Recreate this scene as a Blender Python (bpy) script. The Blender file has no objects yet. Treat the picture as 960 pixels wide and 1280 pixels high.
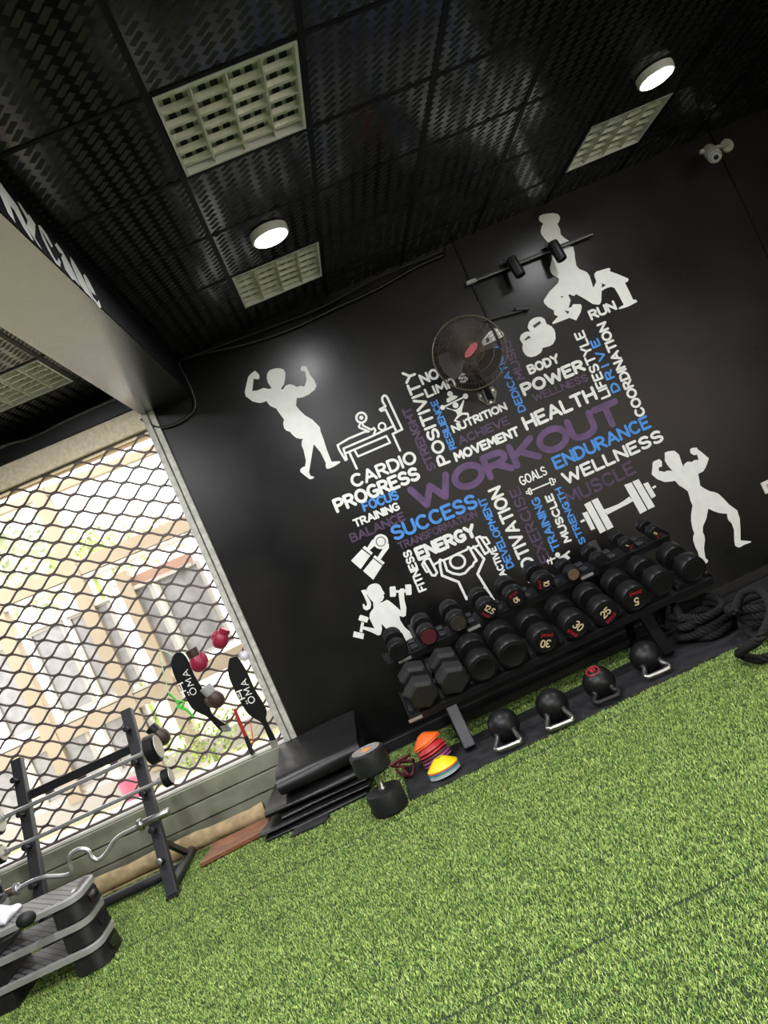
import bpy, bmesh, math, random
import numpy as np
from mathutils import Vector, Matrix, Euler
random.seed(7); rng = np.random.default_rng(7)
C = bpy.context.scene.collection
PI = math.pi
def rad(a): return a*PI/180

# ------------------------------------------------------------------ camera
EYE = Vector((0, 0, 1.458)); FOC = 935.8
YAW, PITCH, ROLL = .0588, .0231, -.4209
def _basis():
    cy, sy, cp, sp, cr, sr = math.cos(YAW), math.sin(YAW), math.cos(PITCH), math.sin(PITCH), math.cos(ROLL), math.sin(ROLL)
    f = Vector((sy*cp, cy*cp, sp)); r = Vector((cy, -sy, 0)); u = r.cross(f)
    return cr*r + sr*u, -sr*r + cr*u, f
CR, CU, CF = _basis()
cam = bpy.data.cameras.new('camera'); cam.sensor_fit = 'VERTICAL'; cam.sensor_height = 36
cam.lens = FOC*36/1280; cam.clip_start = .05; cam.clip_end = 200
co = bpy.data.objects.new('camera', cam); C.objects.link(co)
m3 = Matrix((CR, CU, -CF)).transposed()
co.matrix_world = Matrix.Translation(EYE) @ m3.to_4x4()
bpy.context.scene.camera = co
# ------------------------------------------------------------------ exposure, world
sc = bpy.context.scene
sc.view_settings.view_transform = 'Standard'; sc.view_settings.look = 'None'
sc.view_settings.gamma = 1; sc.view_settings.use_curve_mapping = False
sc.view_settings.exposure = 1.0
sc.cycles.max_bounces = 8; sc.cycles.sample_clamp_indirect = 6
SKY = 2.6; LAMP = 330.0
w = bpy.data.worlds.new('sky'); sc.world = w; w.use_nodes = True
nt = w.node_tree; bg = nt.nodes['Background']
bg.inputs['Color'].default_value = (1, .975, .94, 1); bg.inputs['Strength'].default_value = SKY
def portal(name, loc, rot, sx, sy):
    l = bpy.data.lights.new(name, 'AREA'); l.shape = 'RECTANGLE'; l.size = sx; l.size_y = sy
    l.cycles.is_portal = True
    o = bpy.data.objects.new(name, l); C.objects.link(o); o.location = loc; o.rotation_euler = rot
portal('window_portal', (-2.1, 5.75, 1.65), (rad(-90), 0, 0), 2.6, 2.6)
portal('shopfront_portal', (4.65, -3.05, 1.35), (rad(90), 0, 0), 6.7, 2.7)

W = 5.45; H = 3.21
def at(x, y, axis, val):
    """world point seen at picture coordinate (x, y) on the plane where axis == val"""
    d = CR*((x-480)/FOC) - CU*((y-640)/FOC) + CF
    o = EYE[axis]
    return EYE + d*((val-o)/d[axis])

# ------------------------------------------------------------------ materials
def mat(name, col, rough=.5, metal=0, ior=1.5, noise=0, nscale=8, bump=0, bscale=60, col2=None, emit=None, coat=0, spec=.5, rnoise=0):
    m = bpy.data.materials.new(name); m.use_nodes = True
    t = m.node_tree; b = t.nodes['Principled BSDF']; L = t.links.new
    b.inputs['Base Color'].default_value = (*col, 1); b.inputs['Roughness'].default_value = rough
    b.inputs['Metallic'].default_value = metal; b.inputs['IOR'].default_value = ior
    b.inputs['Specular IOR Level'].default_value = spec
    if coat: b.inputs['Coat Weight'].default_value = coat; b.inputs['Coat Roughness'].default_value = .15
    tc = t.nodes.new('ShaderNodeTexCoord')
    if noise or col2:
        n = t.nodes.new('ShaderNodeTexNoise'); n.inputs['Scale'].default_value = nscale; n.inputs['Detail'].default_value = 6
        L(tc.outputs['Object'], n.inputs['Vector'])
        r = t.nodes.new('ShaderNodeValToRGB'); r.color_ramp.elements[0].position = .35; r.color_ramp.elements[1].position = .65
        c2 = col2 or tuple(min(1, c*(1+noise)) for c in col); c1 = col if col2 else tuple(c*(1-noise) for c in col)
        r.color_ramp.elements[0].color = (*c1, 1); r.color_ramp.elements[1].color = (*c2, 1)
        L(n.outputs['Fac'], r.inputs['Fac']); L(r.outputs['Color'], b.inputs['Base Color'])
        if rnoise:
            mr = t.nodes.new('ShaderNodeMapRange'); mr.inputs['To Min'].default_value = rough-rnoise; mr.inputs['To Max'].default_value = rough+rnoise
            L(n.outputs['Fac'], mr.inputs['Value']); L(mr.outputs['Result'], b.inputs['Roughness'])
    if bump:
        n2 = t.nodes.new('ShaderNodeTexNoise'); n2.inputs['Scale'].default_value = bscale; n2.inputs['Detail'].default_value = 4
        L(tc.outputs['Object'], n2.inputs['Vector'])
        bp = t.nodes.new('ShaderNodeBump'); bp.inputs['Strength'].default_value = bump; bp.inputs['Distance'].default_value = .01
        L(n2.outputs['Fac'], bp.inputs['Height']); L(bp.outputs['Normal'], b.inputs['Normal'])
    if emit:
        b.inputs['Emission Color'].default_value = (*emit[0], 1); b.inputs['Emission Strength'].default_value = emit[1]
    return m

def ceiling_mat():
    m = mat('embossed_black_tile', (.004, .004, .0045), .4, ior=1.62)
    t = m.node_tree; b = t.nodes['Principled BSDF']; L = t.links.new
    tc = t.nodes.new('ShaderNodeTexCoord'); mp = t.nodes.new('ShaderNodeMapping')
    mp.inputs['Rotation'].default_value = (0, 0, rad(45)); s = 1/.034
    mp.inputs['Scale'].default_value = (s, s, s)
    L(tc.outputs['Object'], mp.inputs['Vector'])
    sx = t.nodes.new('ShaderNodeSeparateXYZ'); L(mp.outputs['Vector'], sx.inputs['Vector'])
    def M(op, a, b_=None):
        n = t.nodes.new('ShaderNodeMath'); n.operation = op
        for i, v in enumerate((a, b_)):
            if v is None: continue
            if isinstance(v, (int, float)): n.inputs[i].default_value = v
            else: L(v, n.inputs[i])
        return n.outputs[0]
    u, v = sx.outputs['X'], sx.outputs['Y']
    def ribs(a, b2):
        # a strip two cells long runs over, one cell wide; the strips are staggered row by row
        row = M('FLOOR', b2); q = M('FRACT', M('DIVIDE', M('ADD', a, M('MULTIPLY', row, 1.0)), 3.0))
        on = M('LESS_THAN', q, .62)
        band = M('LESS_THAN', M('ABSOLUTE', M('SUBTRACT', M('FRACT', b2), .5)), .36)
        return M('MULTIPLY', on, band)
    h = ribs(u, v)
    bp = t.nodes.new('ShaderNodeBump'); bp.inputs['Strength'].default_value = .16; bp.inputs['Distance'].default_value = .004
    L(h, bp.inputs['Height']); L(bp.outputs['Normal'], b.inputs['Normal'])
    mr = t.nodes.new('ShaderNodeMapRange'); mr.inputs['To Min'].default_value = .16; mr.inputs['To Max'].default_value = .62
    L(h, mr.inputs['Value']); L(mr.outputs['Result'], b.inputs['Roughness'])
    return m

M_ = dict(
    ceil=ceiling_mat(),
    tee=mat('black_tee_bar', (.004, .004, .005), .5, spec=.2),
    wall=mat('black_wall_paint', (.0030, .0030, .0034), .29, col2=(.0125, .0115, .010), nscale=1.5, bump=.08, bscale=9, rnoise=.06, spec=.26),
    beam=mat('black_satin_beam_paint', (.016, .015, .014), .24, ior=4.0, bump=.10, bscale=140),
    beamside=mat('black_beam_side', (.003, .003, .0035), .7, spec=.15),
    white=mat('white_mural_paint', (.83, .84, .80), .6, noise=.04, nscale=14),
    blue=mat('blue_mural_paint', (.06, .27, .72), .55, noise=.15, nscale=18),
    purple=mat('purple_mural_paint', (.062, .032, .082), .5, noise=.3, nscale=16),
    purple2=mat('bright_purple_mural_paint', (.105, .052, .150), .5, noise=.25, nscale=12),
    black=mat('black_touch_up_paint', (.013, .013, .014), .5),
    cream=mat('cream_painted_plaster', (.84, .73, .55), .7, noise=.12, nscale=40),
    jamb=mat('weathered_grey_frame', (.48, .47, .42), .6, noise=.2, nscale=22, bump=.1),
    sill=mat('grey_green_boards', (.22, .23, .17), .55, noise=.18, nscale=6, bump=.08),
    silltop=mat('pale_sill_top', (.75, .74, .68), .5),
    grille=mat('dark_steel_grille', (.105, .082, .078), .5, metal=.1),
    rubber=mat('black_rubber', (.012, .012, .0125), .5, spec=.4, noise=.3, nscale=30, bump=.08, bscale=150),
    rubber2=mat('black_urethane', (.007, .007, .0075), .40, spec=.35),
    hexr=mat('charcoal_hex_rubber', (.018, .0175, .018), .55, spec=.35, bump=.05, bscale=200),
    capblk=mat('matt_black_end_cap', (.006, .006, .006), .55, spec=.35),
    chrome=mat('chrome', (.72, .72, .72), .28, metal=.85),
    steel=mat('brushed_steel', (.50, .49, .47), .32, metal=1),
    frame=mat('black_powder_coat', (.010, .010, .011), .45, spec=.35, bump=.03, bscale=300),
    navy=mat('dark_grey_powder_coat', (.022, .022, .026), .45, spec=.4),
    mats=mat('black_vinyl_mat', (.008, .008, .0085), .36, spec=.4, bump=.15, bscale=12),
    floormat=mat('black_rubber_floor_mat', (.023, .023, .025), .7, spec=.3, noise=.3, nscale=10, bump=.15, bscale=90),
    floor=mat('dark_green_turf_backing', (.02, .035, .012), .9, noise=.3, nscale=30),
    red=mat('red_vinyl', (.42, .02, .025), .42),
    redtxt=mat('red_print', (.5, .02, .03), .5),
    cremtxt=mat('cream_print', (.85, .68, .42), .5),
    darkred=mat('dark_maroon', (.10, .012, .02), .6),
    wine=mat('crimson_glove_leather', (.30, .015, .045), .4),
    brown=mat('dark_brown_leather', (.05, .028, .022), .45),
    ltgrey=mat('light_grey_plastic', (.36, .36, .35), .5),
    rim=mat('grey_step_rim', (.30, .30, .29), .5),
    yellow=mat('yellow_plastic', (.85, .62, .01), .4),
    orange=mat('orange_plastic', (.78, .13, .015), .45),
    cblue=mat('blue_plastic', (.05, .16, .50), .45),
    cgreen=mat('green_plastic', (.08, .38, .12), .45),
    cgrey=mat('pale_grey_plastic', (.42, .46, .52), .45),
    mauve=mat('mauve_plastic', (.26, .06, .16), .45),
    rope=mat('black_rope', (.011, .010, .0105), .8, spec=.3, noise=.3, nscale=60, bump=.3, bscale=250),
    tan=mat('tan_roll_backing', (.40, .30, .16), .85, noise=.25, nscale=14, bump=.3, bscale=30),
    plank=mat('red_brown_wood', (.20, .075, .035), .5, noise=.3, nscale=12),
    lampw=mat('white_lamp_housing', (.8, .8, .78), .4),
    diffuser=mat('lit_lamp_diffuser', (.9, .9, .9), .4, emit=((1, .98, .95), 9)),
    louver=mat('aged_white_louver', (.82, .80, .70), .35, metal=.1, noise=.1, nscale=20),
    louverback=mat('cream_reflector', (.80, .78, .68), .4, metal=.1),
    slot=mat('dark_slot', (.02, .02, .015), .6),
    fan=mat('dark_bronze_fan_wire', (.16, .125, .09), .45, metal=.6),
    fanblade=mat('dark_fan_blade', (.012, .011, .010), .5),
    bracket=mat('worn_grey_bracket', (.20, .20, .17), .55, noise=.3, nscale=40),
    cctv=mat('cream_camera_housing', (.42, .41, .34), .5),
    lens=mat('black_glass', (.005, .005, .006), .1),
    plate=mat('white_switch_plate', (.75, .72, .66), .45),
    cable=mat('black_cable', (.010, .010, .010), .4),
    greenrope=mat('bright_green_cord', (.08, .55, .06), .5),
    palecord=mat('pale_green_cord', (.55, .72, .45), .5),
    towel=mat('white_cotton', (.70, .68, .74), .9, bump=.3, bscale=120),
    timber=mat('cream_painted_timber', (.35, .285, .205), .7, noise=.06, nscale=3),
    timberw=mat('white_painted_timber', (.40, .375, .345), .6),
    ofasc=mat('orange_tan_timber', (.38, .26, .14), .7),
    opane=mat('pale_frosted_glass', (.265, .26, .265), .35, noise=.2, nscale=7),
    terra=mat('terracotta_panel', (.36, .22, .16), .8),
    soffit=mat('tan_soffit', (.42, .35, .24), .8),
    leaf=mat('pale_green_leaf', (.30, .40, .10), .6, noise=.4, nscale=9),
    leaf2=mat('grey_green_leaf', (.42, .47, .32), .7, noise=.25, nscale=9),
    yard=mat('yard_ground', (.33, .30, .24), .9, col2=(.30, .32, .15), nscale=3),
    concrete=mat('forecourt_concrete', (.6, .57, .52), .9),
    pale=mat('pale_plaster', (.85, .80, .72), .9),
    legshade=mat('shaded_black_leg', (.004, .004, .004), .8, spec=.1),
    pink=mat('pink_plastic', (.75, .15, .25), .5),
)

# ------------------------------------------------------------------ mesh helpers
class MB:
    def __init__(s): s.v = []; s.f = []
    def add(s, vs, fs):
        o = len(s.v); s.v += [Vector(v) for v in vs]; s.f += [tuple(i+o for i in f) for f in fs]; return s
    def box(s, c, size, rot=None):
        c = Vector(c); hx, hy, hz = (x/2 for x in size)
        vs = [Vector((x, y, z)) for z in (-hz, hz) for y in (-hy, hy) for x in (-hx, hx)]
        if rot is not None: vs = [rot @ v for v in vs]
        return s.add([v+c for v in vs], [(0, 2, 3, 1), (4, 5, 7, 6), (0, 1, 5, 4), (2, 6, 7, 3), (0, 4, 6, 2), (1, 3, 7, 5)])
    def b2(s, lo, hi):
        lo = Vector(lo); hi = Vector(hi); return s.box((lo+hi)/2, hi-lo)
    def bar(s, p, q, wx, wy, up=(0, 0, 1)):
        p = Vector(p); q = Vector(q); d = (q-p).normalized(); up = Vector(up)
        if abs(d.dot(up)) > .99: up = Vector((0, 1, 0))
        x = d.cross(up).normalized(); y = x.cross(d)
        R = Matrix((x, y, d)).transposed()
        return s.box((p+q)/2, (wx, wy, (q-p).length), R)
    def lathe(s, prof, p=(0, 0, 0), d=(0, 0, 1), n=24, phase=0, close=False, ref=None):
        """prof: (radius, distance along d)"""
        p = Vector(p); d = Vector(d).normalized()
        a = Vector(ref) if ref else (Vector((1, 0, 0)) if abs(d.x) < .9 else Vector((0, 1, 0)))
        x = (a - d*a.dot(d)).normalized(); y = d.cross(x)
        vs = []; fs = []; k = len(prof)
        for (r, h) in prof:
            for i in range(n):
                t = 2*PI*i/n + phase
                vs.append(p + d*h + x*(r*math.cos(t)) + y*(r*math.sin(t)))
        for j in range(k-1 if not close else k):
            for i in range(n):
                a0 = j*n+i; a1 = j*n+(i+1) % n; b0 = ((j+1) % k)*n+i; b1 = ((j+1) % k)*n+(i+1) % n
                fs.append((a0, a1, b1, b0))
        if not close:
            if prof[0][0] > 1e-5: fs.append(tuple(reversed(range(n))))
            if prof[-1][0] > 1e-5: fs.append(tuple((k-1)*n+i for i in range(n)))
        return s.add(vs, fs)
    def cyl(s, p, q, r, n=16, bev=0):
        p = Vector(p); q = Vector(q); L = (q-p).length
        pr = [(r, 0), (r, L)] if not bev else [(r-bev, 0), (r-bev*.3, bev*.3), (r, bev), (r, L-bev), (r-bev*.3, L-bev*.3), (r-bev, L)]
        return s.lathe(pr, p, q-p, n)
    def tube(s, pts, r, n=8, closed=False, cap=True):
        pts = [Vector(p) for p in pts]; N = len(pts)
        rs = r if isinstance(r, (list, tuple)) else [r]*N
        vs = []; fs = []; prev = None
        for i in range(N):
            if closed: d = pts[(i+1) % N]-pts[i-1]
            else: d = pts[min(i+1, N-1)]-pts[max(i-1, 0)]
            if d.length < 1e-9: d = Vector((0, 0, 1))
            d.normalize()
            if prev is None:
                a = Vector((0, 0, 1)) if abs(d.z) < .9 else Vector((1, 0, 0))
                x = (a-d*a.dot(d)).normalized()
            else: x = (prev-d*prev.dot(d)).normalized()
            prev = x; y = d.cross(x)
            vs += [pts[i]+x*(rs[i]*math.cos(2*PI*k/n))+y*(rs[i]*math.sin(2*PI*k/n)) for k in range(n)]
        for i in range(N if closed else N-1):
            for k in range(n):
                fs.append((i*n+k, i*n+(k+1) % n, ((i+1) % N)*n+(k+1) % n, ((i+1) % N)*n+k))
        if cap and not closed:
            fs.append(tuple(reversed(range(n)))); fs.append(tuple((N-1)*n+k for k in range(n)))
        return s.add(vs, fs)
    def prism(s, poly, vec):
        """closed outline of 3-D points swept along vec"""
        n = len(poly); vec = Vector(vec); a = [Vector(p) for p in poly]
        vs = a+[p+vec for p in a]
        return s.add(vs, [tuple(range(n)), tuple(reversed(range(n, 2*n)))]+[(i, i+n, (i+1) % n+n, (i+1) % n) for i in range(n)])
    def ell(s, c, rx, ry, rz, nu=20, nv=12, rot=None, warp=None):
        c = Vector(c); vs = []; fs = []
        for j in range(nv+1):
            ph = PI*j/nv
            for i in range(nu):
                t = 2*PI*i/nu
                v = Vector((rx*math.sin(ph)*math.cos(t), ry*math.sin(ph)*math.sin(t), rz*math.cos(ph)))
                if warp: v = warp(v)
                if rot is not None: v = rot @ v
                vs.append(c+v)
        for j in range(nv):
            for i in range(nu):
                fs.append((j*nu+i, (j+1)*nu+i, (j+1)*nu+(i+1) % nu, j*nu+(i+1) % nu))
        return s.add(vs, fs)
    def build(s, name, m, parent=None, smooth=False, bevel=0, local=False, sub=0, fix=True):
        me = bpy.data.meshes.new(name)
        off = Vector((0, 0, 0))
        if parent is not None and not local:
            off = parent.matrix_world.translation if False else root_loc(parent)
        me.from_pydata([tuple(v-off) for v in s.v], [], s.f)
        if fix:
            b = bmesh.new(); b.from_mesh(me); bmesh.ops.remove_doubles(b, verts=b.verts, dist=1e-6)
            bmesh.ops.recalc_face_normals(b, faces=b.faces); b.to_mesh(me); b.free()
        me.materials.append(M_[m] if isinstance(m, str) else m)
        o = bpy.data.objects.new(name, me); C.objects.link(o)
        if parent is not None: o.parent = parent
        if smooth:
            for p in me.polygons: p.use_smooth = True
            if smooth == 'auto': me.set_sharp_from_angle(angle=rad(38))
        if bevel:
            bv = o.modifiers.new('bevel', 'BEVEL'); bv.width = bevel; bv.segments = 2; bv.limit_method = 'ANGLE'; bv.angle_limit = rad(40)
        if sub:
            sm = o.modifiers.new('subdivision', 'SUBSURF'); sm.levels = sub; sm.render_levels = sub
        return o
def root_loc(o):
    v = Vector((0, 0, 0))
    while o is not None: v += o.location; o = o.parent
    return v
def tag(o, label=None, cat=None, group=None, kind=None):
    if label: o['label'] = label
    if cat: o['category'] = cat
    if group: o['group'] = group
    if kind: o['kind'] = kind
    return o
def thing(name, label, cat, loc=(0, 0, 0), rot=None, group=None):
    o = bpy.data.objects.new(name, None); C.objects.link(o); o.location = loc; o.empty_display_size = .05
    if rot is not None: o.rotation_euler = rot
    return tag(o, label, cat, group)
def struct(name, mb, m, parent=None, **k):
    o = mb.build(name, m, parent, **k)
    if parent is None: o['kind'] = 'structure'
    return o
def dup(root, loc, label, rot=None):
    r = root.copy(); C.objects.link(r); r.location = loc; r['label'] = label
    if rot is not None: r.rotation_euler = rot
    for ch in list(root.children):
        c = ch.copy(); C.objects.link(c); c.parent = r
        for g in list(ch.children):
            d = g.copy(); C.objects.link(d); d.parent = c
    return r

# ------------------------------------------------------------------ stroke lettering
def arc(cx, cy, rx, ry, a0, a1, n=10):
    return [(cx+rx*math.cos(rad(a0+(a1-a0)*i/n)), cy+ry*math.sin(rad(a0+(a1-a0)*i/n))) for i in range(n+1)]
GL = {
 'A': (.72, [[(0, 0), (.36, 1), (.72, 0)], [(.13, .33), (.59, .33)]]),
 'B': (.6, [[(0, 0), (0, 1), (.3, 1)]+arc(.3, .77, .25, .23, 90, -90, 6)+[(0, .54)], [(.3, .54)]+arc(.32, .27, .28, .27, 90, -90, 6)+[(0, 0)]]),
 'C': (.66, [arc(.36, .5, .36, .5, 48, 312, 12)]),
 'D': (.64, [[(0, 0), (0, 1), (.24, 1)]+arc(.24, .5, .4, .5, 90, -90, 10)+[(0, 0)]]),
 'E': (.55, [[(.55, 1), (0, 1), (0, 0), (.55, 0)], [(0, .52), (.45, .52)]]),
 'F': (.52, [[(.52, 1), (0, 1), (0, 0)], [(0, .5), (.42, .5)]]),
 'G': (.68, [arc(.36, .5, .36, .5, 50, 300, 12)+[(.66, .12), (.66, .45), (.42, .45)]]),
 'H': (.62, [[(0, 0), (0, 1)], [(.62, 0), (.62, 1)], [(0, .5), (.62, .5)]]),
 'I': (.02, [[(0, 0), (0, 1)]]),
 'K': (.62, [[(0, 0), (0, 1)], [(.6, 1), (0, .42)], [(.2, .6), (.62, 0)]]),
 'L': (.5, [[(0, 1), (0, 0), (.5, 0)]]),
 'M': (.78, [[(0, 0), (.06, 1), (.39, .3), (.72, 1), (.78, 0)]]),
 'N': (.64, [[(0, 0), (0, 1), (.64, 0), (.64, 1)]]),
 'O': (.74, [arc(.37, .5, .37, .5, 90, 450, 18)]),
 'P': (.58, [[(0, 0), (0, 1), (.3, 1)]+arc(.3, .73, .28, .27, 90, -90, 6)+[(0, .46)]]),
 'R': (.6, [[(0, 0), (0, 1), (.3, 1)]+arc(.3, .74, .26, .26, 90, -90, 6)+[(0, .48)], [(.26, .48), (.6, 0)]]),
 'S': (.58, [arc(.29, .75, .27, .25, 25, 270, 9)+arc(.29, .25, .29, .25, 90, -150, 9)]),
 'T': (.62, [[(0, 1), (.62, 1)], [(.31, 1), (.31, 0)]]),
 'U': (.62, [[(0, 1), (0, .32)]+arc(.31, .31, .31, .31, 180, 360, 8)+[(.62, 1)]]),
 'V': (.68, [[(0, 1), (.34, 0), (.68, 1)]]),
 'W': (1.0, [[(0, 1), (.24, 0), (.5, .8), (.76, 0), (1.0, 1)]]),
 'X': (.64, [[(0, 0), (.64, 1)], [(0, 1), (.64, 0)]]),
 'Y': (.66, [[(0, 1), (.33, .5), (.66, 1)], [(.33, .5), (.33, 0)]]),
 '0': (.56, [arc(.28, .5, .28, .5, 90, 450, 16)]),
 '1': (.2, [[(0, .78), (.2, 1), (.2, 0)]]),
 '2': (.54, [arc(.27, .72, .26, .28, 165, -20, 8)+[(0, 0), (.54, 0)]]),
 '3': (.54, [arc(.26, .75, .25, .25, 150, -80, 8)+arc(.26, .25, .28, .27, 80, -150, 9)]),
 '5': (.54, [[(.5, 1), (.06, 1), (.03, .55)]+arc(.25, .32, .28, .31, 120, -150, 10)]),
 '.': (.05, [[(.0, .02), (.03, .02)]]),
 'p': (.5, [[(0, -.3), (0, .6)], arc(.25, .3, .25, .3, 90, 450, 10)]),
 'o': (.5, [arc(.25, .3, .25, .3, 90, 450, 10)]),
 'd': (.5, [[(.5, 0), (.5, 1)], arc(.25, .3, .25, .3, 90, 450, 10)]),
 ' ': (.3, []),
}
def layout(text, gap=.2):
    x = 0; out = []
    for ch in text:
        wd, st = GL[ch]
        out += [[(px+x, py) for px, py in s] for s in st]
        x += wd+gap
    return out, x-gap
class Flat:
    """painted shapes on a plane: fn maps (u, v) to a world point"""
    def __init__(s, fn, n=(0, -1, 0)): s.fn = fn; s.mb = MB(); s.k = 0; s.n = Vector(n)
    def stroke(s, pts, wdt, closed=False, n=10):
        pts = [Vector((p[0], p[1])) for p in pts]; r = wdt/2
        segs = list(zip(pts, pts[1:]+([pts[0]] if closed else [])))
        if not closed: segs = list(zip(pts[:-1], pts[1:]))
        for a, b in segs:
            d = b-a
            if d.length < 1e-7: continue
            d.normalize(); nn = Vector((-d.y, d.x))*r
            s.poly([a-nn, b-nn, b+nn, a+nn])
        for p in pts: s.poly([(p.x+r*math.cos(2*PI*k/n), p.y+r*math.sin(2*PI*k/n)) for k in range(n)])
    def poly(s, pts):
        # every brush stroke lies a few microns over the one before
        o = s.n*(s.k*8e-6); s.k += 1
        s.mb.add([s.fn(p[0], p[1])+o for p in pts], [tuple(range(len(pts)))])
    def build(s, name, m, parent, **k): return s.mb.build(name, m, parent, fix=False, **k)

# ================================================================== SETTING
XL, XR, YB = -3.45, 8.0, -3.1
struct('floor', MB().b2((XL, YB, -.12), (XR, 5.6, 0)), 'floor')
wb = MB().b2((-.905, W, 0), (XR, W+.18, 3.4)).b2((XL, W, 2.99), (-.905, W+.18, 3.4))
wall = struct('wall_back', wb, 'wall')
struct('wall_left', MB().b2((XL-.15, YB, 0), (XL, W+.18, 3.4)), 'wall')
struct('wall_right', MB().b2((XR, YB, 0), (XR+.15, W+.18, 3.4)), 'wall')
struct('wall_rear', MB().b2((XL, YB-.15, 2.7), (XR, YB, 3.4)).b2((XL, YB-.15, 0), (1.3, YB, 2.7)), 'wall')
struct('wall_sky_block', MB().b2((-8, -12.3, 0), (22, -12, 6.5)), 'pale')  # unseen wall added to block sky and tone the reflection in the mural wall
X0, Y0, T = -.016, 2.624, .6
PANELS = [(0, 0), (0, 3), (4, 3), (-3, 3)]
cm = MB(); tm = MB()
for i in range(-6, 14):
    for j in range(-10, 5):
        if (i, j) in PANELS: continue
        x0, x1 = max(X0+i*T, XL), min(X0+(i+1)*T, XR); y0, y1 = Y0+j*T, min(Y0+(j+1)*T, W)
        if x1 <= x0 or y1 <= YB: continue
        y0 = max(y0, YB)
        cm.b2((x0, y0, H), (x1, y1, H+.018))
cm.b2((XL, YB, H+.16), (XR, W, H+.19))
ceil = struct('ceiling', cm, 'ceil')
for i in range(-5, 14): tm.b2((X0+i*T-.013, YB, H-.005), (X0+i*T+.013, W, H+.02))
for j in range(-9, 5): tm.b2((XL, Y0+j*T-.010, H-.0045), (XR, Y0+j*T+.010, H+.02))
tm.build('tee_bars', 'tee', ceil)
# beam over the window wall, with painted letters on its room side
BX0, BX1, BZ = -.985, -.605, 2.925
beam = struct('beam', MB().b2((BX0, YB, BZ), (BX1, W, H)), 'beam')
MB().b2((BX1, YB, BZ+.004), (BX1+.004, W, H-.01)).build('beam_face', 'beamside', beam)
bt = Flat(lambda u, v: at(u/6.857, 220+v/6.857, 0, BX1+.007), (1, 0, 0))
for poly in ([(0, 50), (40, 110), (150, 260), (290, 555), (270, 545), (200, 440), (120, 290), (85, 250), (105, 310), (135, 405), (70, 320), (10, 180), (0, 160)],
             [(148, 218), (175, 240), (240, 340), (245, 325), (303, 415), (300, 530), (362, 630), (340, 610), (270, 500), (230, 430), (235, 380)],
             [(325, 420), (345, 425), (400, 500), (455, 605), (440, 612), (375, 500), (350, 465), (400, 570), (460, 690), (490, 735), (500, 700), (520, 735), (518, 782), (480, 750), (420, 650), (360, 530)],
             [(470, 590), (485, 572), (540, 650), (600, 760), (690, 950), (640, 890), (620, 890), (560, 800), (525, 700), (535, 670), (510, 655)],
             [(600, 688), (630, 730), (700, 850), (800, 1068), (760, 1020), (735, 1000), (680, 920), (625, 790), (610, 750)],
             [(713, 850), (725, 838), (770, 910), (825, 1025), (790, 1000), (760, 950), (800, 1040), (835, 1085), (845, 1060), (868, 1128), (855, 1130), (800, 1060), (740, 930)]):
    bt.poly(poly)
tag(bt.build('lettering', 'white', beam), 'white hand painted lettering along the black beam')
struct('baseboard_back', MB().b2((-.9, W-.05, 0), (XR, W, .075)), 'frame', bevel=.006)
struct('trim_1', MB().b2((1.605, W-.012, 2.35), (1.622, W, H)), 'tee')
struct('trim_2', MB().b2((3.77, W-.012, .08), (3.782, W, H)), 'tee')

# window opening: guide rail, sill, boards, roller box
win = bpy.data.objects.new('window_1', None); C.objects.link(win); win['kind'] = 'structure'; win.location = (-2.1, W, .39)
j = MB().b2((-.995, W-.045, .34), (-.953, W+.12, 2.93)).b2((-.945, W-.03, .34), (-.905, W+.12, 2.93)).b2((-.953, W-.01, .34), (-.945, W+.1, 2.93))
j.build('guide_rail', 'jamb', win, bevel=.006)
MB().b2((XL, W-.02, .372), (-.99, W+.3, .392)).build('window_sill', 'silltop', win, bevel=.004)
bd = MB()
for z0, z1, y in ((.258, .37, W-.06), (.128, .25, W-.07), (.0, .12, W-.06)):
    bd.b2((XL, y, z0), (-.99, W+.1, z1))
bd.build('sill_boards', 'sill', win, bevel=.006)
MB().b2((XL, W-.03, 2.83), (-.98, W+.16, 2.99)).build('roller_box', 'cream', win, bevel=.004)
MB().b2((XL, W-.05, 2.99), (-.985, W-.004, 3.1)).build('window_head', 'frame', win, bevel=.004)

# ================================================================== OUTSIDE
struct('ground', MB().b2((-14, W+.2, -.2), (6, 16, -.02)), 'yard')
struct('ground_forecourt', MB().b2((-14, -14, -.2), (22, YB-.2, -.02)), 'concrete')
OY = 8.4
def O(x, y, dy=0): return at(x, y, 1, OY+dy)
pav = thing('timber_pavilion', 'cream timber pavilion with glazed panels standing outside behind the wire grille', 'building', (-4, OY, 0))
def obar(name, m, p, q, wd, dp=.12, dy=0, lab=None):
    a = O(*p, dy); b = O(*q, dy)
    return MB().bar(a, b, dp, wd, (0, 0, 1) if abs((b-a).normalized().z) < .7 else (1, 0, 0)).build(name, m, pav)
def vpost(name, m, x, y, y2, wd, dy=0, dp=.14):
    """an upright: x where the post is crossed at row y; runs down to the ground"""
    a = O(x, y, dy); b = O(x+ (y2-y)*.44, y2, dy)
    MB().b2((a.x-wd/2, OY+dy-dp/2, b.z), (a.x+wd/2, OY+dy+dp/2, a.z)).build(name, m, pav)
vpost('post', 'timber', 47, 612, 960, .155)
vpost('post', 'timber', 151, 716, 960, .145)
vpost('post', 'timber', -4, 762, 1000, .16)
vpost('post', 'timber', 243, 640, 900, .16)
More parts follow.
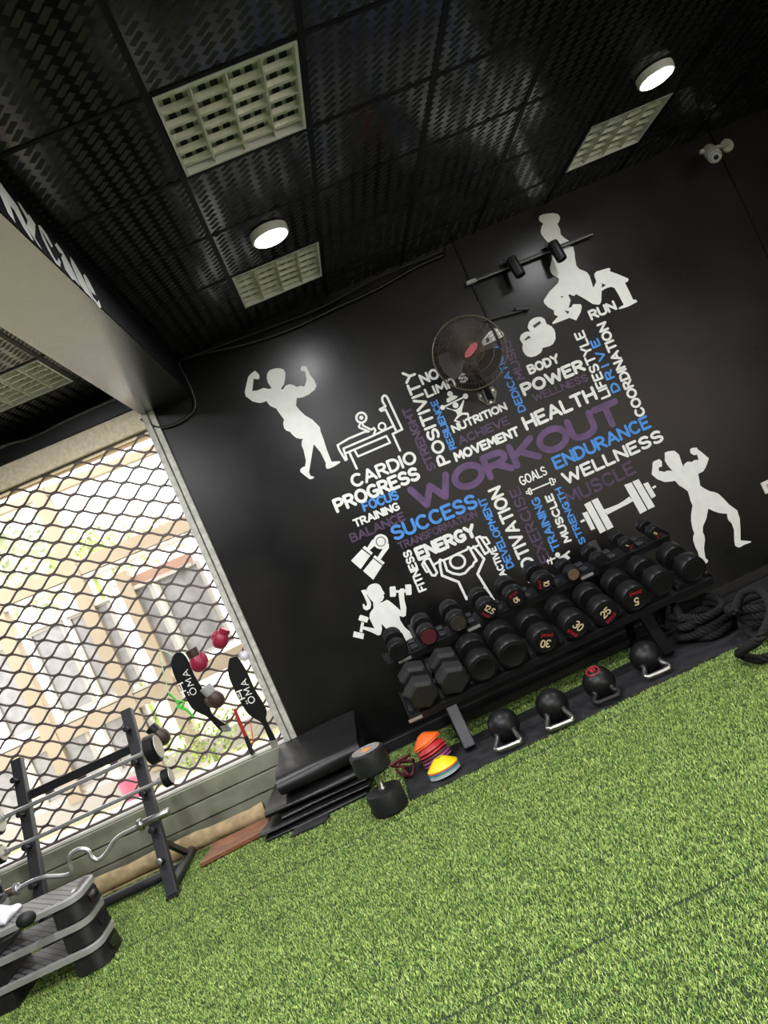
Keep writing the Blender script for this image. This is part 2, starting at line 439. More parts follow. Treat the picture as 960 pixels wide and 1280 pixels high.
for (p, q, wd, m) in (((-60, 640), (195, 536), .13, 'ofasc'), ((-60, 663), (205, 557), .09, 'timber'),
                      ((-60, 775), (240, 652), .17, 'timber'), ((-60, 790), (240, 667), .05, 'timberw'),
                      ((-40, 972), (215, 855), .17, 'timber'), ((190, 870), (320, 806), .17, 'timber'),
                      ((-60, 830), (240, 705), .04, 'timberw'), ((-40, 960), (215, 843), .04, 'timberw')):
    obar('rail', m, p, q, wd)
obar('terracotta_panel', 'terra', (160, 731), (240, 697), .13, .05, .02)
# glazed panels between posts: frame and frosted pane
def opanel(x0, z0, x1, z1):
    f = MB(); t = .035
    f.b2((x0, OY-.03, z0), (x0+t, OY+.03, z1)).b2((x1-t, OY-.03, z0), (x1, OY+.03, z1)).b2((x0+t, OY-.028, z0), (x1-t, OY+.028, z0+t)).b2((x0+t, OY-.028, z1-t), (x1-t, OY+.028, z1))
    n = max(1, round((x1-x0)/.36))
    for k in range(1, n): f.b2((x0+(x1-x0)*k/n-.012, OY-.02, z0), (x0+(x1-x0)*k/n+.012, OY+.02, z1-t*.5))
    fr = f.build('window_frame', 'timberw', pav)
    MB().b2((x0+t, OY-.006, z0+t), (x1-t, OY+.006, z1-t)).build('pane', 'opane', fr)
zt = O(100, 745).z; zb = O(100, 895).z
for px0, px1 in ((-70, -12), (8, 58), (66, 128), (150, 190), (196, 262)):
    xa = O(px0+30, 800).x; xb = O(px1+30, 800).x
    opanel(min(xa, xb), zb+.06, max(xa, xb), zt-.16)
for px0, px1 in ((-70, 20), (40, 130), (150, 215)):
    xa = O(px0, 960).x; xb = O(px1, 960).x
    opanel(xa, zb-.75, xb, zb-.14)
MB().b2((-7, OY-.05, O(100, 960).z-.5), (-1.2, OY+.1, zb-.78)).build('low_wall', 'timberw', pav)
# porch soffit over the gap outside the grille
MB().b2((XL-1, W+.25, 3.02), (-.6, W+.8, 3.06)).build('porch_soffit', 'soffit', win)
MB().b2((XL-1, W+.8, 2.98), (-.6, W+.86, 3.12)).build('porch_fascia', 'ofasc', win)
def bush(name, label, c, r, m, n, seed, cat='bush'):
    R = random.Random(seed); mb = MB()
    for k in range(n):
        th, ph = R.uniform(0, 2*PI), math.acos(R.uniform(-.6, 1)); q = r*R.uniform(.35, 1)
        p = Vector(c)+Vector((q*math.sin(ph)*math.cos(th)*1.3, q*math.sin(ph)*math.sin(th)*.7, q*math.cos(ph)))
        d = Vector((R.uniform(-1, 1), R.uniform(-1, 1), R.uniform(-.3, 1))).normalized(); x = d.orthogonal().normalized(); L = r*R.uniform(.12, .22)
        mb.add([p, p+d*L*.5+x*L*.22, p+d*L, p+d*L*.5-x*L*.22], [(0, 1, 2, 3)])
    mb.cyl((c[0], c[1], -.02), (c[0], c[1], c[2]), .03, 8)
    return tag(mb.build(name, m, fix=False), label, cat)
bush('leafy_shrub', 'bright green shrub outside beyond the cream pavilion post', at(112, 708, 1, 9.6), .45, 'leaf', 500, 1)
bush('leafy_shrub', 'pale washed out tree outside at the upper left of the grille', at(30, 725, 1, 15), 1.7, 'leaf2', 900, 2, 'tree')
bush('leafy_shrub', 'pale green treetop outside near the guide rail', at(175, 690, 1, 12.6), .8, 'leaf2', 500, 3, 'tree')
bush('leafy_shrub', 'yellow green low plant outside below the pavilion glazing', at(265, 935, 1, 7.2), .35, 'leaf', 300, 4)
pb = at(163, 987, 2, .1)
tag(MB().lathe([(.07, 0), (.10, .22), (.085, .22), (.06, .02), (.0, .02)], (pb.x, pb.y, -.02), (0, 0, 1), 16).build('plastic_tub', 'pink', smooth='auto'), 'small pink plastic tub outside behind the barbell rack', 'tub')

# ================================================================== MURAL
mural = thing('wall_mural', 'workout word cloud mural painted white, blue and purple on black wall', 'mural', (1, W, 1.5))
def wall_uv(x, y):
    p = at(x, y, 1, W); return Vector((p.x, p.z))
_layer = [0]
def on_wall(off):
    y = W-.0022-off
    return lambda u, v: Vector((u, y, v))
COLN = {'white': 'white', 'blue': 'blue', 'purple': 'faded purple', 'purple2': 'large purple'}
def word(text, bl, br, h, m='white', wt=.2, gap=.22):
    st, Wd = layout(text, gap)
    a = wall_uv(*bl); b = wall_uv(*br); d = b-a; L = d.length; d.normalize()
    up = Vector((-d.y, d.x)); hh = h/FOC*W*1.0
    sw = hh*wt
    fl = Flat(on_wall(.0004 if m.startswith('purple') else .0008))
    for s in st:
        fl.stroke([a + d*(sw/2+(p[0]/Wd)*(L-sw)) + up*(sw/2+p[1]*(hh-sw)) for p in s], sw, n=8)
    o = fl.build('lettering', m, mural)
    o['label'] = f'{COLN[m]} painted word {text}'
    return o
P, Q = 'purple', 'purple2'
for t in (
 ('CARDIO', (442, 611), (523, 578), 17.5), ('PROGRESS', (421, 642), (527, 599), 18.5, 'white', .22), ('FOCUS', (455, 640), (500, 624), 13, 'blue', .22),
 ('TRAINING', (444, 660), (501, 637), 11, 'white', .22), ('BALANCE', (440, 679), (508, 650), 12, P), ('SUCCESS', (493, 677), (599, 634), 19.5, 'blue', .2),
 ('TRANSFORMATION', (500, 688), (598, 646), 10, P), ('ENERGY', (523, 702), (598, 670), 18, 'white', .25), ('FITNESS', (534, 737), (513, 686), 11.5, 'white', .22),
 ('STRENGHT', (546, 586), (512, 507), 12, P, .24), ('POSITIVITY', (564, 578), (517, 460), 17, 'white', .2), ('NO', (528, 482), (551, 472), 14.5, 'white', .22),
 ('LIMITS', (534, 498), (586, 476), 12.5, 'white', .24), ('RESILIENCE', (571, 560), (546, 499), 9.5, 'blue', .22), ('NUTRITION', (567, 542), (635, 512), 11, 'white', .24),
 ('ACHIEVE', (575, 557), (638, 530), 11.5, P), ('MOVEMENT', (570, 578), (651, 544), 13, 'white', .24), ('HEALTH', (658, 539), (748, 499), 19, 'white', .21),
 ('WORKOUT', (521, 641), (784, 527), 34, Q, .25, .16), ('GOALS', (652, 608), (685, 593), 12.5, 'white', .15), ('TRAINING', (701, 686), (673, 620), 11.5, 'blue', .2),
 ('MUSCLE', (715, 676), (690, 616), 11, 'white', .24), ('STRENGTH', (733, 678), (701, 608), 9.5, 'blue', .22), ('MUSCLE', (711, 633), (796, 591), 18, P, .18),
 ('ENDURANCE', (695, 588), (815, 534), 17.5, 'blue', .2), ('WELLNESS', (707, 607), (831, 551), 17, 'white', .21), ('COORDINATION', (808, 518), (757, 401), 14, 'white', .22),
 ('LIFESTYLE', (764, 495), (729, 412), 14, 'white', .2), ('DRIVE', (776, 488), (747, 422), 12, 'blue', .22, .5), ('RUN', (739, 401), (772, 387), 13.5, 'white', .24),
 ('BODY', (662, 469), (701, 453), 13, 'white', .24), ('POWER', (655, 496), (733, 463), 17, 'white', .24), ('WELLNESS', (668, 503), (736, 476), 10.5, P),
 ('DEDICATION', (658, 513), (623, 432), 10.5, 'blue', .2), ('MUSIC', (657, 473), (637, 424), 12, P), ('DEVELOPMENT', (643, 708), (606, 620), 10.5, 'blue', .2),
 ('MOTIVATION', (677, 723), (625, 606), 18, 'white', .19), ('EXERCISE', (689, 700), (648, 607), 14.5, P, .18), ('ACTIVE', (634, 719), (619, 682), 9.5, 'white', .24)):
    word(*t)

def art(name, label, ox, oy, sc_, polys=(), strokes=(), discs=(), holes=(), hdiscs=()):
    def w2(p): return wall_uv(ox+p[0]/sc_, oy+p[1]/sc_)
    fl = Flat(on_wall(.0008)); k = 1/sc_/FOC*W
    for p in polys:
        q = [w2(x) for x in p]
        if sum(q[i].x*q[(i+1) % len(q)].y-q[(i+1) % len(q)].x*q[i].y for i in range(len(q))) < 0: q.reverse()
        fl.poly(q)
    for s, wd, *cl in strokes: fl.stroke([w2(x) for x in s], wd*k, closed=bool(cl))
    for c, r in discs:
        u = w2(c); fl.poly([(u.x+r*k*math.cos(2*PI*i/24), u.y+r*k*math.sin(2*PI*i/24)) for i in range(24)])
    o = fl.build(name, 'white', mural); o['label'] = label
    if holes or hdiscs:
        hf = Flat(on_wall(.0016))
        for p in holes: hf.poly([w2(x) for x in p])
        for c, r0, r1 in hdiscs:
            u = w2(c); n = 20
            for i in range(n):
                a, b = 2*PI*i/n, 2*PI*(i+1)/n
                hf.poly([(u.x+r*k*math.cos(t), u.y+r*k*math.sin(t)) for r, t in ((r0, a), (r1, a), (r1, b), (r0, b))])
        hf.build('black_gap', 'black', o)
    return o
art('silhouette', 'white silhouette of a flexing bodybuilder at the mural edge near the window', 300, 440, 6.857, [[(130,160),(165,195),(168,220),(160,236),(118,230),(105,335),(150,330),(200,308),(250,318),(272,310),(240,265),(228,220),(234,185),(250,160),(280,146),(310,140),(345,140),(375,152),(390,175),(388,220),(378,275),(350,318),(370,322),(390,290),(410,280),(430,277),(460,284),(485,300),(510,291),(530,291),(550,300),(566,260),(570,230),(560,175),(545,163),(525,165),(519,145),(528,123),(550,118),(572,130),(580,150),(600,195),(635,240),(652,275),(654,295),(640,325),(590,365),(540,388),(487,395),(480,460),(520,508),(560,545),(620,580),(650,610),(685,645),(690,680),(710,730),(745,840),(785,940),(855,935),(860,948),(810,980),(770,998),(745,1002),(735,985),(735,950),(690,860),(632,790),(620,860),(605,950),(592,1030),(605,1062),(637,1070),(628,1085),(600,1092),(570,1070),(520,1030),(515,1010),(530,992),(558,980),(565,930),(545,840),(528,800),(530,765),(540,745),(510,745),(480,735),(450,710),(430,685),(400,675),(380,655),(370,615),(378,580),(345,535),(310,485),(260,463),(240,440),(228,420),(200,432),(170,438),(110,425),(50,380),(40,345),(55,280),(70,215),(95,185)]])
art('silhouette', 'white silhouette of a flexing bodybuilder at the mural lower end by the ropes', 810, 550, 6.857, [[(45,185),(95,163),(118,185),(118,228),(92,235),(90,265),(115,268),(140,275),(155,265),(175,262),(210,265),(185,240),(165,215),(143,180),(142,110),(170,97),(225,92),(265,125),(285,190),(300,228),(310,208),(330,190),(350,185),(378,188),(390,175),(410,170),(432,172),(420,125),(395,132),(372,120),(360,105),(360,80),(375,68),(415,65),(430,85),(465,110),(520,158),(505,205),(490,240),(470,270),(428,292),(440,350),(445,390),(480,415),(530,440),(570,447),(600,460),(640,495),(690,550),(765,605),(770,630),(785,670),(790,760),(792,860),(840,864),(880,868),(880,878),(820,900),(790,918),(770,922),(745,905),(738,870),(735,770),(715,715),(690,690),(680,670),(675,632),(640,630),(605,625),(560,610),(515,588),(500,670),(470,740),(468,790),(482,820),(487,855),(478,930),(490,1010),(515,1032),(510,1048),(495,1058),(475,1058),(442,1022),(425,960),(405,920),(385,860),(385,830),(395,800),(380,760),(368,700),(368,640),(375,590),(380,560),(360,515),(355,490),(340,440),(300,410),(265,390),(230,350),(190,357),(140,360),(75,335),(30,295),(36,240),(38,200)]])
art('silhouette', 'white silhouette of a squatting woman with a bun near the track lights', 660, 260, 6.4, [[(85,75),(95,62),(125,50),(160,45),(200,42),(235,48),(250,62),(256,80),(250,105),(235,130),(255,170),(262,215),(290,240),(328,265),(300,300),(360,310),(372,360),(375,400),(385,460),(410,490),(440,500),(470,515),(490,540),(500,570),(522,640),(545,590),(530,545),(532,525),(545,510),(610,490),(645,480),(660,490),(650,505),(690,520),(730,535),(800,565),(803,575),(798,588),(775,600),(810,670),(840,735),(865,735),(873,752),(800,790),(730,812),(722,800),(765,775),(720,690),(690,640),(660,632),(620,645),(588,665),(585,745),(575,770),(560,775),(520,770),(440,720),(385,690),(365,705),(330,690),(322,700),(340,740),(330,780),(322,800),(345,795),(360,770),(420,770),(430,790),(420,835),(385,900),(330,880),(280,900),(200,930),(193,920),(240,868),(210,855),(205,820),(160,795),(130,765),(125,740),(170,670),(240,600),(247,570),(235,555),(195,535),(180,510),(175,480),(200,370),(165,280),(130,245),(105,210),(100,185),(108,150),(120,125),(90,105)]],
    holes=[[(590,603),(622,618),(588,640)], [(258,708),(284,706),(270,722)], [(290,820),(330,828),(318,852)]])
art('silhouette', 'two white kettlebells painted above the word BODY', 640, 385, 8, [[(155,190),(170,140),(195,115),(220,100),(260,90),(290,90),(325,110),(345,160),(395,185),(420,215),(432,250),(435,310),(410,360),(380,380),(350,390),(305,400),(300,425),(285,450),(240,480),(190,493),(155,485),(130,465),(108,430),(102,400),(108,365),(80,320),(78,300),(90,270),(120,245),(150,236),(182,238),(165,215)]],
    holes=[[(205,180),(275,130),(292,152),(225,203)], [(120,320),(165,277),(190,297),(130,328)]])
art('silhouette', 'white loaded barbell painted under the purple word MUSCLE', 710, 590, 8, [[(160,325),(222,292),(380,586),(320,615)], [(232,286),(295,258),(455,550),(392,582)], [(140,412),(190,395),(272,567),(230,583)], [(120,490),(160,468),(170,490),(130,508)], [(352,378),(430,350),(500,322),(560,285),(612,245),(652,290),(600,320),(520,360),(395,425)],
    [(560,130),(632,104),(790,382),(720,420)], [(642,97),(705,70),(868,345),(802,376)], [(750,120),(798,100),(878,240),(835,265)], [(838,150),(870,132),(882,150),(850,168)]])
art('icon', 'white hand grip trainer icon below the word BALANCE', 430, 660, 8.53, [[(190,225),(280,295),(178,438),(75,348)], [(310,325),(408,402),(312,552),(203,458)], [(222,190),(305,265),(290,288),(198,213)], [(330,290),(435,370),(415,393),(310,312)], [(300,125),(340,120),(345,175),(275,235),(300,268),(240,222)], [(478,165),(478,215),(390,335),(357,312),(412,222)]], discs=[((392, 145), 80)], hdiscs=[((392, 145), 45, 54)])
art('silhouette', 'white silhouette of a woman lifting two dumbbells beside the rack', 430, 660, 8.53, [[(240,655),(258,622),(280,605),(305,595),(335,590),(362,595),(385,612),(400,640),(410,660),(435,700),(418,712),(428,735),(410,775),(378,793),(410,790),(455,765),(480,775),(530,815),(570,850),(605,880),(598,830),(590,770),(580,690),(600,645),(640,645),(640,700),(645,770),(665,850),(660,935),(630,950),(590,935),(600,985),(650,1060),(720,1120),(800,1185),(740,1230),(690,1230),(655,1190),(620,1120),(560,1080),(465,1090),(400,1020),(405,1080),(390,1140),(360,1145),(290,1110),(220,1085),(170,1070),(180,1035),(215,1050),(325,1070),(290,1000),(270,960),(275,910),(295,880),(315,855),(310,790),(275,755),(240,700)],
    [(180,665),(235,655),(245,720),(285,790),(290,820),(280,860),(240,880),(205,860),(198,815),(215,805),(225,830),(245,825),(240,790),(215,730)], [(485,635),(495,625),(545,620),(555,660),(555,715),(545,733),(490,733)], [(650,605),(705,598),(718,610),(722,700),(712,715),(660,715)], [(550,665),(655,655),(655,690),(555,690)], [(170,930),(180,925),(255,950),(262,965),(245,1010),(160,985),(152,975)], [(105,1100),(215,1125),(205,1185),(95,1160)], [(185,1000),(215,1010),(195,1115),(165,1105)]])
art('icon', 'white outline icon of a bench press above the word CARDIO', 410, 480, 9.6, strokes=[([(490,570),(440,575),(250,655),(115,735),(135,790),(210,915),(225,905),(185,775),(500,640),(775,510)], 26), ([(205,835),(460,725),(700,625),(745,705),(360,870),(325,805)], 25), ([(260,830),(345,1015)], 28), ([(775,600),(865,800)], 26), ([(775,600),(890,545),(710,160),(690,140),(670,140),(650,165),(652,205),(690,270),(622,305),(640,325),(690,305),(820,570)], 28), (arc(400, 405, 60, 60, 0, 360, 20), 28), (arc(648, 510, 42, 42, 0, 360, 18), 22), ([(385,480),(370,510),(380,525),(490,570)], 24), ([(415,480),(420,500),(520,550),(550,528),(570,555),(550,600)], 24)], discs=[((400, 405), 26)])
art('icon', 'white outline icon of a fist gripping a dumbbell below the word ENERGY', 520, 640, 8, strokes=[([(70,505),(60,525),(105,600),(135,592)], 20), ([(75,495),(100,465),(135,465),(210,605),(190,635),(160,632),(75,495)], 24), ([(180,525),(225,500),(240,475),(265,485),(330,460),(400,425),(510,375),(520,350),(550,365),(620,335)], 22), ([(600,260),(640,245),(735,390),(690,420),(600,260)], 24), ([(655,255),(700,255),(735,310)], 22), ([(690,330),(725,315)], 18), ([(240,480),(240,540),(260,635),(425,700),(505,870)], 26), ([(505,870),(525,832)], 16), ([(280,490),(310,585),(370,615),(440,625),(490,610),(540,555),(565,540),(580,505),(605,485),(540,370)], 25), (arc(415, 495, 75, 68, 0, 360, 20), 24), ([(575,345),(680,470),(615,620),(790,900)], 26), ([(600,795),(680,760)], 20)])
art('icon', 'small white icon of a squatting lifter above the word NUTRITION', 540, 470, 9.6, [[(175,275),(250,230),(312,245),(290,270),(250,292),(195,322),(175,312)], [(165,375),(240,402),(290,405),(330,375),(375,285),(388,300),(362,400),(355,440),(430,440),(445,462),(440,515),(422,515),(425,470),(370,465),(340,480),(285,530),(345,550),(320,562),(260,540),(305,470),(285,430),(240,410),(180,395)]], [([(125, 380), (400, 245)], 20)], [((215, 215), 34), ((127, 378), 30), ((402, 243), 34), ((282, 352), 36)])
art('icon', 'small white icon of a crouching lifter above the dumbbell rack', 640, 570, 9.14, [[(530,1165),(600,1118),(650,1075),(665,1095),(625,1125),(665,1165),(640,1185),(638,1225),(560,1180)]], [([(400, 1205), (490, 1165)], 18), ([(440, 1165), (455, 1230)], 20), ([(405, 1185), (415, 1230)], 14)], [((520, 1130), 30)])
art('icon', 'thin white barbell icon under the word GOALS', 640, 570, 9.14, [], [([(225, 392), (425, 308)], 16), ([(185, 375), (205, 368), (228, 430), (205, 440), (185, 375)], 14), ([(160, 412), (185, 395), (195, 430), (168, 430), (160, 412)], 12), ([(425, 262), (455, 255), (480, 325), (450, 332), (425, 262)], 14), ([(455, 270), (490, 265), (495, 295), (470, 305)], 12)])
art('icon', 'white painted patch on the wall seen through the fan cage', 530, 380, 8, [[(570,385),(640,290),(700,245),(745,245),(790,290),(800,320),(740,350),(670,385),(590,425)]], holes=[[(615,350),(640,330),(660,372),(625,392)]])

# ================================================================== LAMPS AND LIGHT PANELS
def round_lamp(x, y, label, power=1.0, r=.108):
    t = thing('ceiling_lamp', label, 'ceiling light', (x, y, H), group=None)
    MB().lathe([(r*.92, 0), (r, -.004), (r*1.0, -.035), (r*.95, -.047), (r*.86, -.047)], (x, y, H-.004), (0, 0, 1), 40).build('housing', 'lampw', t, smooth='auto')
    MB().lathe([(r*.86, 0), (r*.84, -.006), (0, -.008)], (x, y, H-.049), (0, 0, 1), 40).build('diffuser', 'diffuser', t, smooth=True)
    l = bpy.data.lights.new('ceiling_lamp_light', 'AREA'); l.shape = 'DISK'; l.size = r*1.7; l.energy = LAMP*PI*PI*(r*.85)**2*power
    l.color = (.97, .98, 1.0)
    lo = bpy.data.objects.new('lamp_light', l); C.objects.link(lo); lo.parent = t; lo.location = (0, 0, -.065)
    return t
round_lamp(.285, 4.02, 'lit round white ceiling lamp above the flexing man nearest the beam', .5)
round_lamp(2.648, 4.04, 'lit round white ceiling lamp near the security camera', .45)
for (x, y, p) in ((-1.52, 4.02, .45), (-1.52, 1.65, .9), (.285, 1.3, 1.1), (2.65, 1.3, .5), (-1.8, -1.0, 1), (.9, -1.2, 1)):  # unseen lamps: first one follows the panel spacing, the rest added for brightness
    round_lamp(x, y, 'unseen round white ceiling lamp that brightens the room', p*1.45)['group'] = 'unseen ceiling lamps that brighten the room'
def light_panel(i, jj, label):
    x0, y0 = X0+i*T+.018, Y0+jj*T+.016; x1, y1 = x0+T-.036, y0+T-.032; z = H
    t = thing('louver_light_panel', label, 'ceiling light', ((x0+x1)/2, (y0+y1)/2, z), group='louvered square ceiling panels')
    f = MB(); e = .012
    f.b2((x0, y0, z-.006), (x0+e, y1, z+.10)).b2((x1-e, y0, z-.006), (x1, y1, z+.10)).b2((x0+e, y0, z-.0055), (x1-e, y0+e, z+.10)).b2((x0+e, y1-e, z-.0055), (x1-e, y1, z+.10))
    f.build('frame', 'lampw', t)
    MB().b2((x0+e, y0+e, z+.05), (x1-e, y1-e, z+.07)).build('reflector', 'louverback', t)
    s = MB(); cw = (x1-x0)/4
    for k in range(4):
        for q in (.33, .68):
            xc = x0+cw*(k+q); s.b2((xc-.015, y0+.02, z+.044), (xc+.015, y1-.02, z+.0498))
    s.build('lamp_slot', 'slot', t)
    lv = MB()
    for k in range(1, 4):
        xc = x0+cw*k
        lv.prism([(xc-.012, y0+e, z+.042), (xc+.012, y0+e, z+.042), (xc+.003, y0+e, z), (xc-.003, y0+e, z)], (0, y1-y0-2*e, 0))
    lv.build('long_louver', 'louver', t)
    cv = MB(); n = 6
    for k in range(n):
        yc = y0+(y1-y0)*(k+.5)/n
        cv.prism([(x0+e, yc-.018, z+.036), (x0+e, yc+.018, z+.036), (x0+e, yc+.010, z+.016), (x0+e, yc-.010, z+.016)], (x1-x0-2*e, 0, 0))
    cv.build('cross_louver', 'louver', t)
light_panel(0, 0, 'square louvered ceiling panel, the largest and nearest one')
light_panel(0, 3, 'square louvered ceiling panel right behind the round lamp by the beam')
light_panel(4, 3, 'square louvered ceiling panel behind the round lamp near the security camera')
light_panel(-3, 3, 'square louvered ceiling panel beyond the beam over the window')

# track light on the wall
rail = thing('track_light_rail', 'thin dark track light rail across the squatting woman silhouette', 'track rail', (2.08, W, 2.855))
MB().bar((1.577, W-.035, 2.872), (2.586, W-.035, 2.845), .03, .028).build('rail', 'frame', rail, bevel=.003)
MB().bar((1.577, W-.052, 2.865), (2.586, W-.052, 2.838), .004, .008).build('rail_slot', 'bracket', rail)
MB().bar((1.565, W-.036, 2.873), (1.64, W-.036, 2.871), .034, .030).build('end_feed', 'ltgrey', rail, bevel=.003)
rl2 = tag(MB().bar((1.55, W-.02, 2.575), (1.897, W-.02, 2.525), .03, .016).bar((1.82, W-.03, 2.56), (1.92, W-.03, 2.525), .03, .03).build('track_light_rail', 'frame', bevel=.003), 'short black rail stub on wall just above the fan', 'track rail')
def spot(px0, px1, label):
    a = at(*px0, 1, W-.13); b = at(*px1, 1, W-.16)
    t = thing('track_spotlight', label, 'spotlight', a, group='track spotlights')
    d = (b-a).normalized()
    MB().lathe([(.036, 0), (.040, .004), (.040, .15), (.037, .155), (.034, .155), (.032, .13), (0, .13)], a-d*.02, d, 24).build('lamp_head', 'frame', t, smooth='auto')
    MB().lathe([(.03, 0), (.02, .012), (0, .014)], a+d*.112, d, 20).build('lens', 'lens', t, smooth=True)
    MB().bar((a.x, a.y, a.z+.01), (a.x, W-.05, a.z+.03), .02, .02).b2((a.x-.03, W-.065, a.z+.015), (a.x+.03, W-.052, a.z+.05)).build('adapter', 'frame', t, bevel=.002)
spot((640, 326), (652, 346), 'black track spotlight hanging clear of the silhouettes beside the fan')
spot((692, 306), (704, 327), 'black track spotlight hanging over the squatting woman silhouette')

# security camera
cc = at(890, 192, 1, W-.22); cb = at(909, 186, 1, W)
t = thing('security_camera', 'cream security camera on the dark wall beside the ceiling', 'camera', (cb.x, W, cb.z))
d = Vector((-.30, -.72, -.62)).normalized()
MB().lathe([(.030, -.08), (.046, -.075), (.050, 0), (.050, .06), (.046, .075), (.040, .075), (.040, .062), (0, .062)], cc, d, 24).build('housing', 'cctv', t, smooth='auto')
MB().lathe([(.038, .062), (.036, .085), (.020, .088)], cc, d, 20).build('lens_ring', 'ltgrey', t, smooth='auto')
MB().lathe([(.020, .086), (.012, .093), (0, .094)], cc, d, 16).build('lens', 'lens', t, smooth=True)
MB().cyl(cc-d*.02+Vector((0, 0, .03)), (cb.x, W-.03, cb.z+.02), .016, 12).build('arm', 'cctv', t, smooth='auto')
MB().lathe([(.05, 0), (.05, .02), (.03, .035), (0, .036)], (cb.x, W, cb.z+.02), (0, -1, 0), 24).build('mount', 'cctv', t, smooth='auto')
MB().box(cc+Vector((-.045, .03, .05)), (.03, .03, .03)).build('junction_box', 'cctv', t, bevel=.004)

# switch plate
sp = at(962, 607, 1, W)
t = thing('switch_plate', 'white switch plate on the black wall at the far end', 'switch', (sp.x, W, sp.z))
MB().b2((sp.x-.06, W-.012, sp.z-.045), (sp.x+.07, W, sp.z+.045)).build('plate', 'plate', t, bevel=.003)
MB().b2((sp.x-.03, W-.018, sp.z-.02), (sp.x+.0, W-.011, sp.z+.02)).build('rocker', 'ltgrey', t, bevel=.002)

# cables along the wall top and round the beam end
def smooth_path(pts, n=6, closed=False):
    pts = [Vector(p) for p in pts]; N = len(pts); out = []
    for i in range(N if closed else N-1):
        g = lambda k: pts[k % N] if closed else pts[min(max(k, 0), N-1)]
        p0, p1, p2, p3 = g(i-1), g(i), g(i+1), g(i+2)
        for k in range(n):
            t = k/n
            out.append(.5*((2*p1)+(-p0+p2)*t+(2*p0-5*p1+4*p2-p3)*t*t+(-p0+3*p1-3*p2+p3)*t**3))
    if not closed: out.append(pts[-1])
    return out
c1 = [at(x, y, 1, W-.02) for x, y in ((176, 524), (190, 532), (207, 534), (228, 526), (243, 512), (242, 495), (233, 474), (224, 456), (230, 448), (262, 440), (300, 432), (335, 422), (372, 408), (420, 385), (470, 362), (520, 334), (556, 318))]
tag(MB().tube(smooth_path(c1), .013, 8).build('wall_cable', 'cable', smooth=True), 'thick black cable looping round the beam end and along the wall top', 'cable')
c2 = [at(x, y, 1, W-.045) for x, y in ((224, 452), (270, 434), (330, 412), (400, 385), (455, 355), (500, 335), (557, 312))]
tag(MB().tube(smooth_path(c2), .009, 8).build('wall_cable', 'cable', smooth=True), 'thinner black cable sagging along the wall and ceiling edge', 'cable')
c3 = [at(x, y, 1, W-.035) for x, y in ((-60, 583), (0, 560), (40, 548), (90, 524), (150, 497))]
tag(MB().tube(smooth_path(c3), .016, 8).build('wall_cable', 'bracket', smooth=True), 'dusty grey cable above the window head beyond the beam', 'cable')

# ================================================================== WALL FAN
fc = at(587, 441, 1, W-.32); fb = at(609, 495, 1, W)
fan = thing('wall_fan', 'round dark wire wall fan with a red badge over the word LIMITS', 'fan', (fb.x, W, fb.z))
fd = Vector((-.10, -1, -.06)).normalized(); fx = fd.cross(Vector((0, 0, 1))).normalized(); fu = fx.cross(fd)
if fx.x < 0: fx = -fx
def fp(r, a, h): return fc + fx*(r*math.cos(a)) + fu*(r*math.sin(a)) + fd*h
FR = .258
g = MB()
for k in range(84):
    a = 2*PI*k/84
    g.tube([fp(.035, a, .105), fp(.13, a+.12, .098), fp(.22, a+.2, .06), fp(FR, a+.24, .0)], .0013, 4, cap=False)
for r, h in ((.09, .102), (.16, .088), (.22, .06)):
    g.tube([fp(r, 2*PI*k/40, h) for k in range(40)], .0016, 4, closed=True)
g.build('front_cage', 'fan', fan)
g = MB()
for k in range(60):
    a = 2*PI*k/60
    g.tube([fp(.06, a, -.09), fp(.2, a, -.075), fp(FR, a, -.002)], .0013, 4, cap=False)
g.build('rear_cage', 'fan', fan)
MB().tube([fp(FR, 2*PI*k/48, 0) for k in range(48)], .005, 8, closed=True).build('cage_rim', 'fan', fan, smooth=True)
for k in range(3):
    a0 = rad(70+120*k); b = MB(); vs = []; NR, NA = 6, 5
    for iz in (0, 1):
        for ir in range(NR):
            for ia in range(NA):
                r = .05+.175*ir/(NR-1); sp_ = (.25+.35*math.sin(PI*ir/(NR-1)*.8))
                a = a0+(ia/(NA-1)-.5)*2*sp_; vs.append(fp(r, a, .03-.05*(ia/(NA-1)-.5)*-1 + (.004 if iz else 0)))
    fs = []; o = NR*NA
    for ir in range(NR-1):
        for ia in range(NA-1):
            q = (ir*NA+ia, ir*NA+ia+1, (ir+1)*NA+ia+1, (ir+1)*NA+ia); fs += [q, tuple(reversed([x+o for x in q]))]
    rimv = [i for i in range(NA)]+[ir*NA+NA-1 for ir in range(1, NR)]+[(NR-1)*NA+i for i in range(NA-2, -1, -1)]+[ir*NA for ir in range(NR-2, 0, -1)]
    for i in range(len(rimv)): fs.append((rimv[i], rimv[i]+o, rimv[(i+1) % len(rimv)]+o, rimv[(i+1) % len(rimv)]))
    b.add(vs, fs).build('fan_blade', 'fanblade', fan, smooth='auto')
MB().lathe([(.03, .07), (.034, .06), (.034, 0), (.048, -.06), (.050, -.14), (.035, -.17), (0, -.172)], fc, fd, 24).build('motor', 'fanblade', fan, smooth='auto')
ca, sa = math.cos(rad(28)), math.sin(rad(28))
bl = MB(); n = 24
prof = [fc+fd*.108+fx*(.062*math.cos(2*PI*k/n)*ca-.026*math.sin(2*PI*k/n)*sa)+fu*(.062*math.cos(2*PI*k/n)*sa+.026*math.sin(2*PI*k/n)*ca) for k in range(n)]
bl.prism(prof, fd*.006).build('badge', mat('faded_red_badge', (.34, .06, .07), .5), fan)
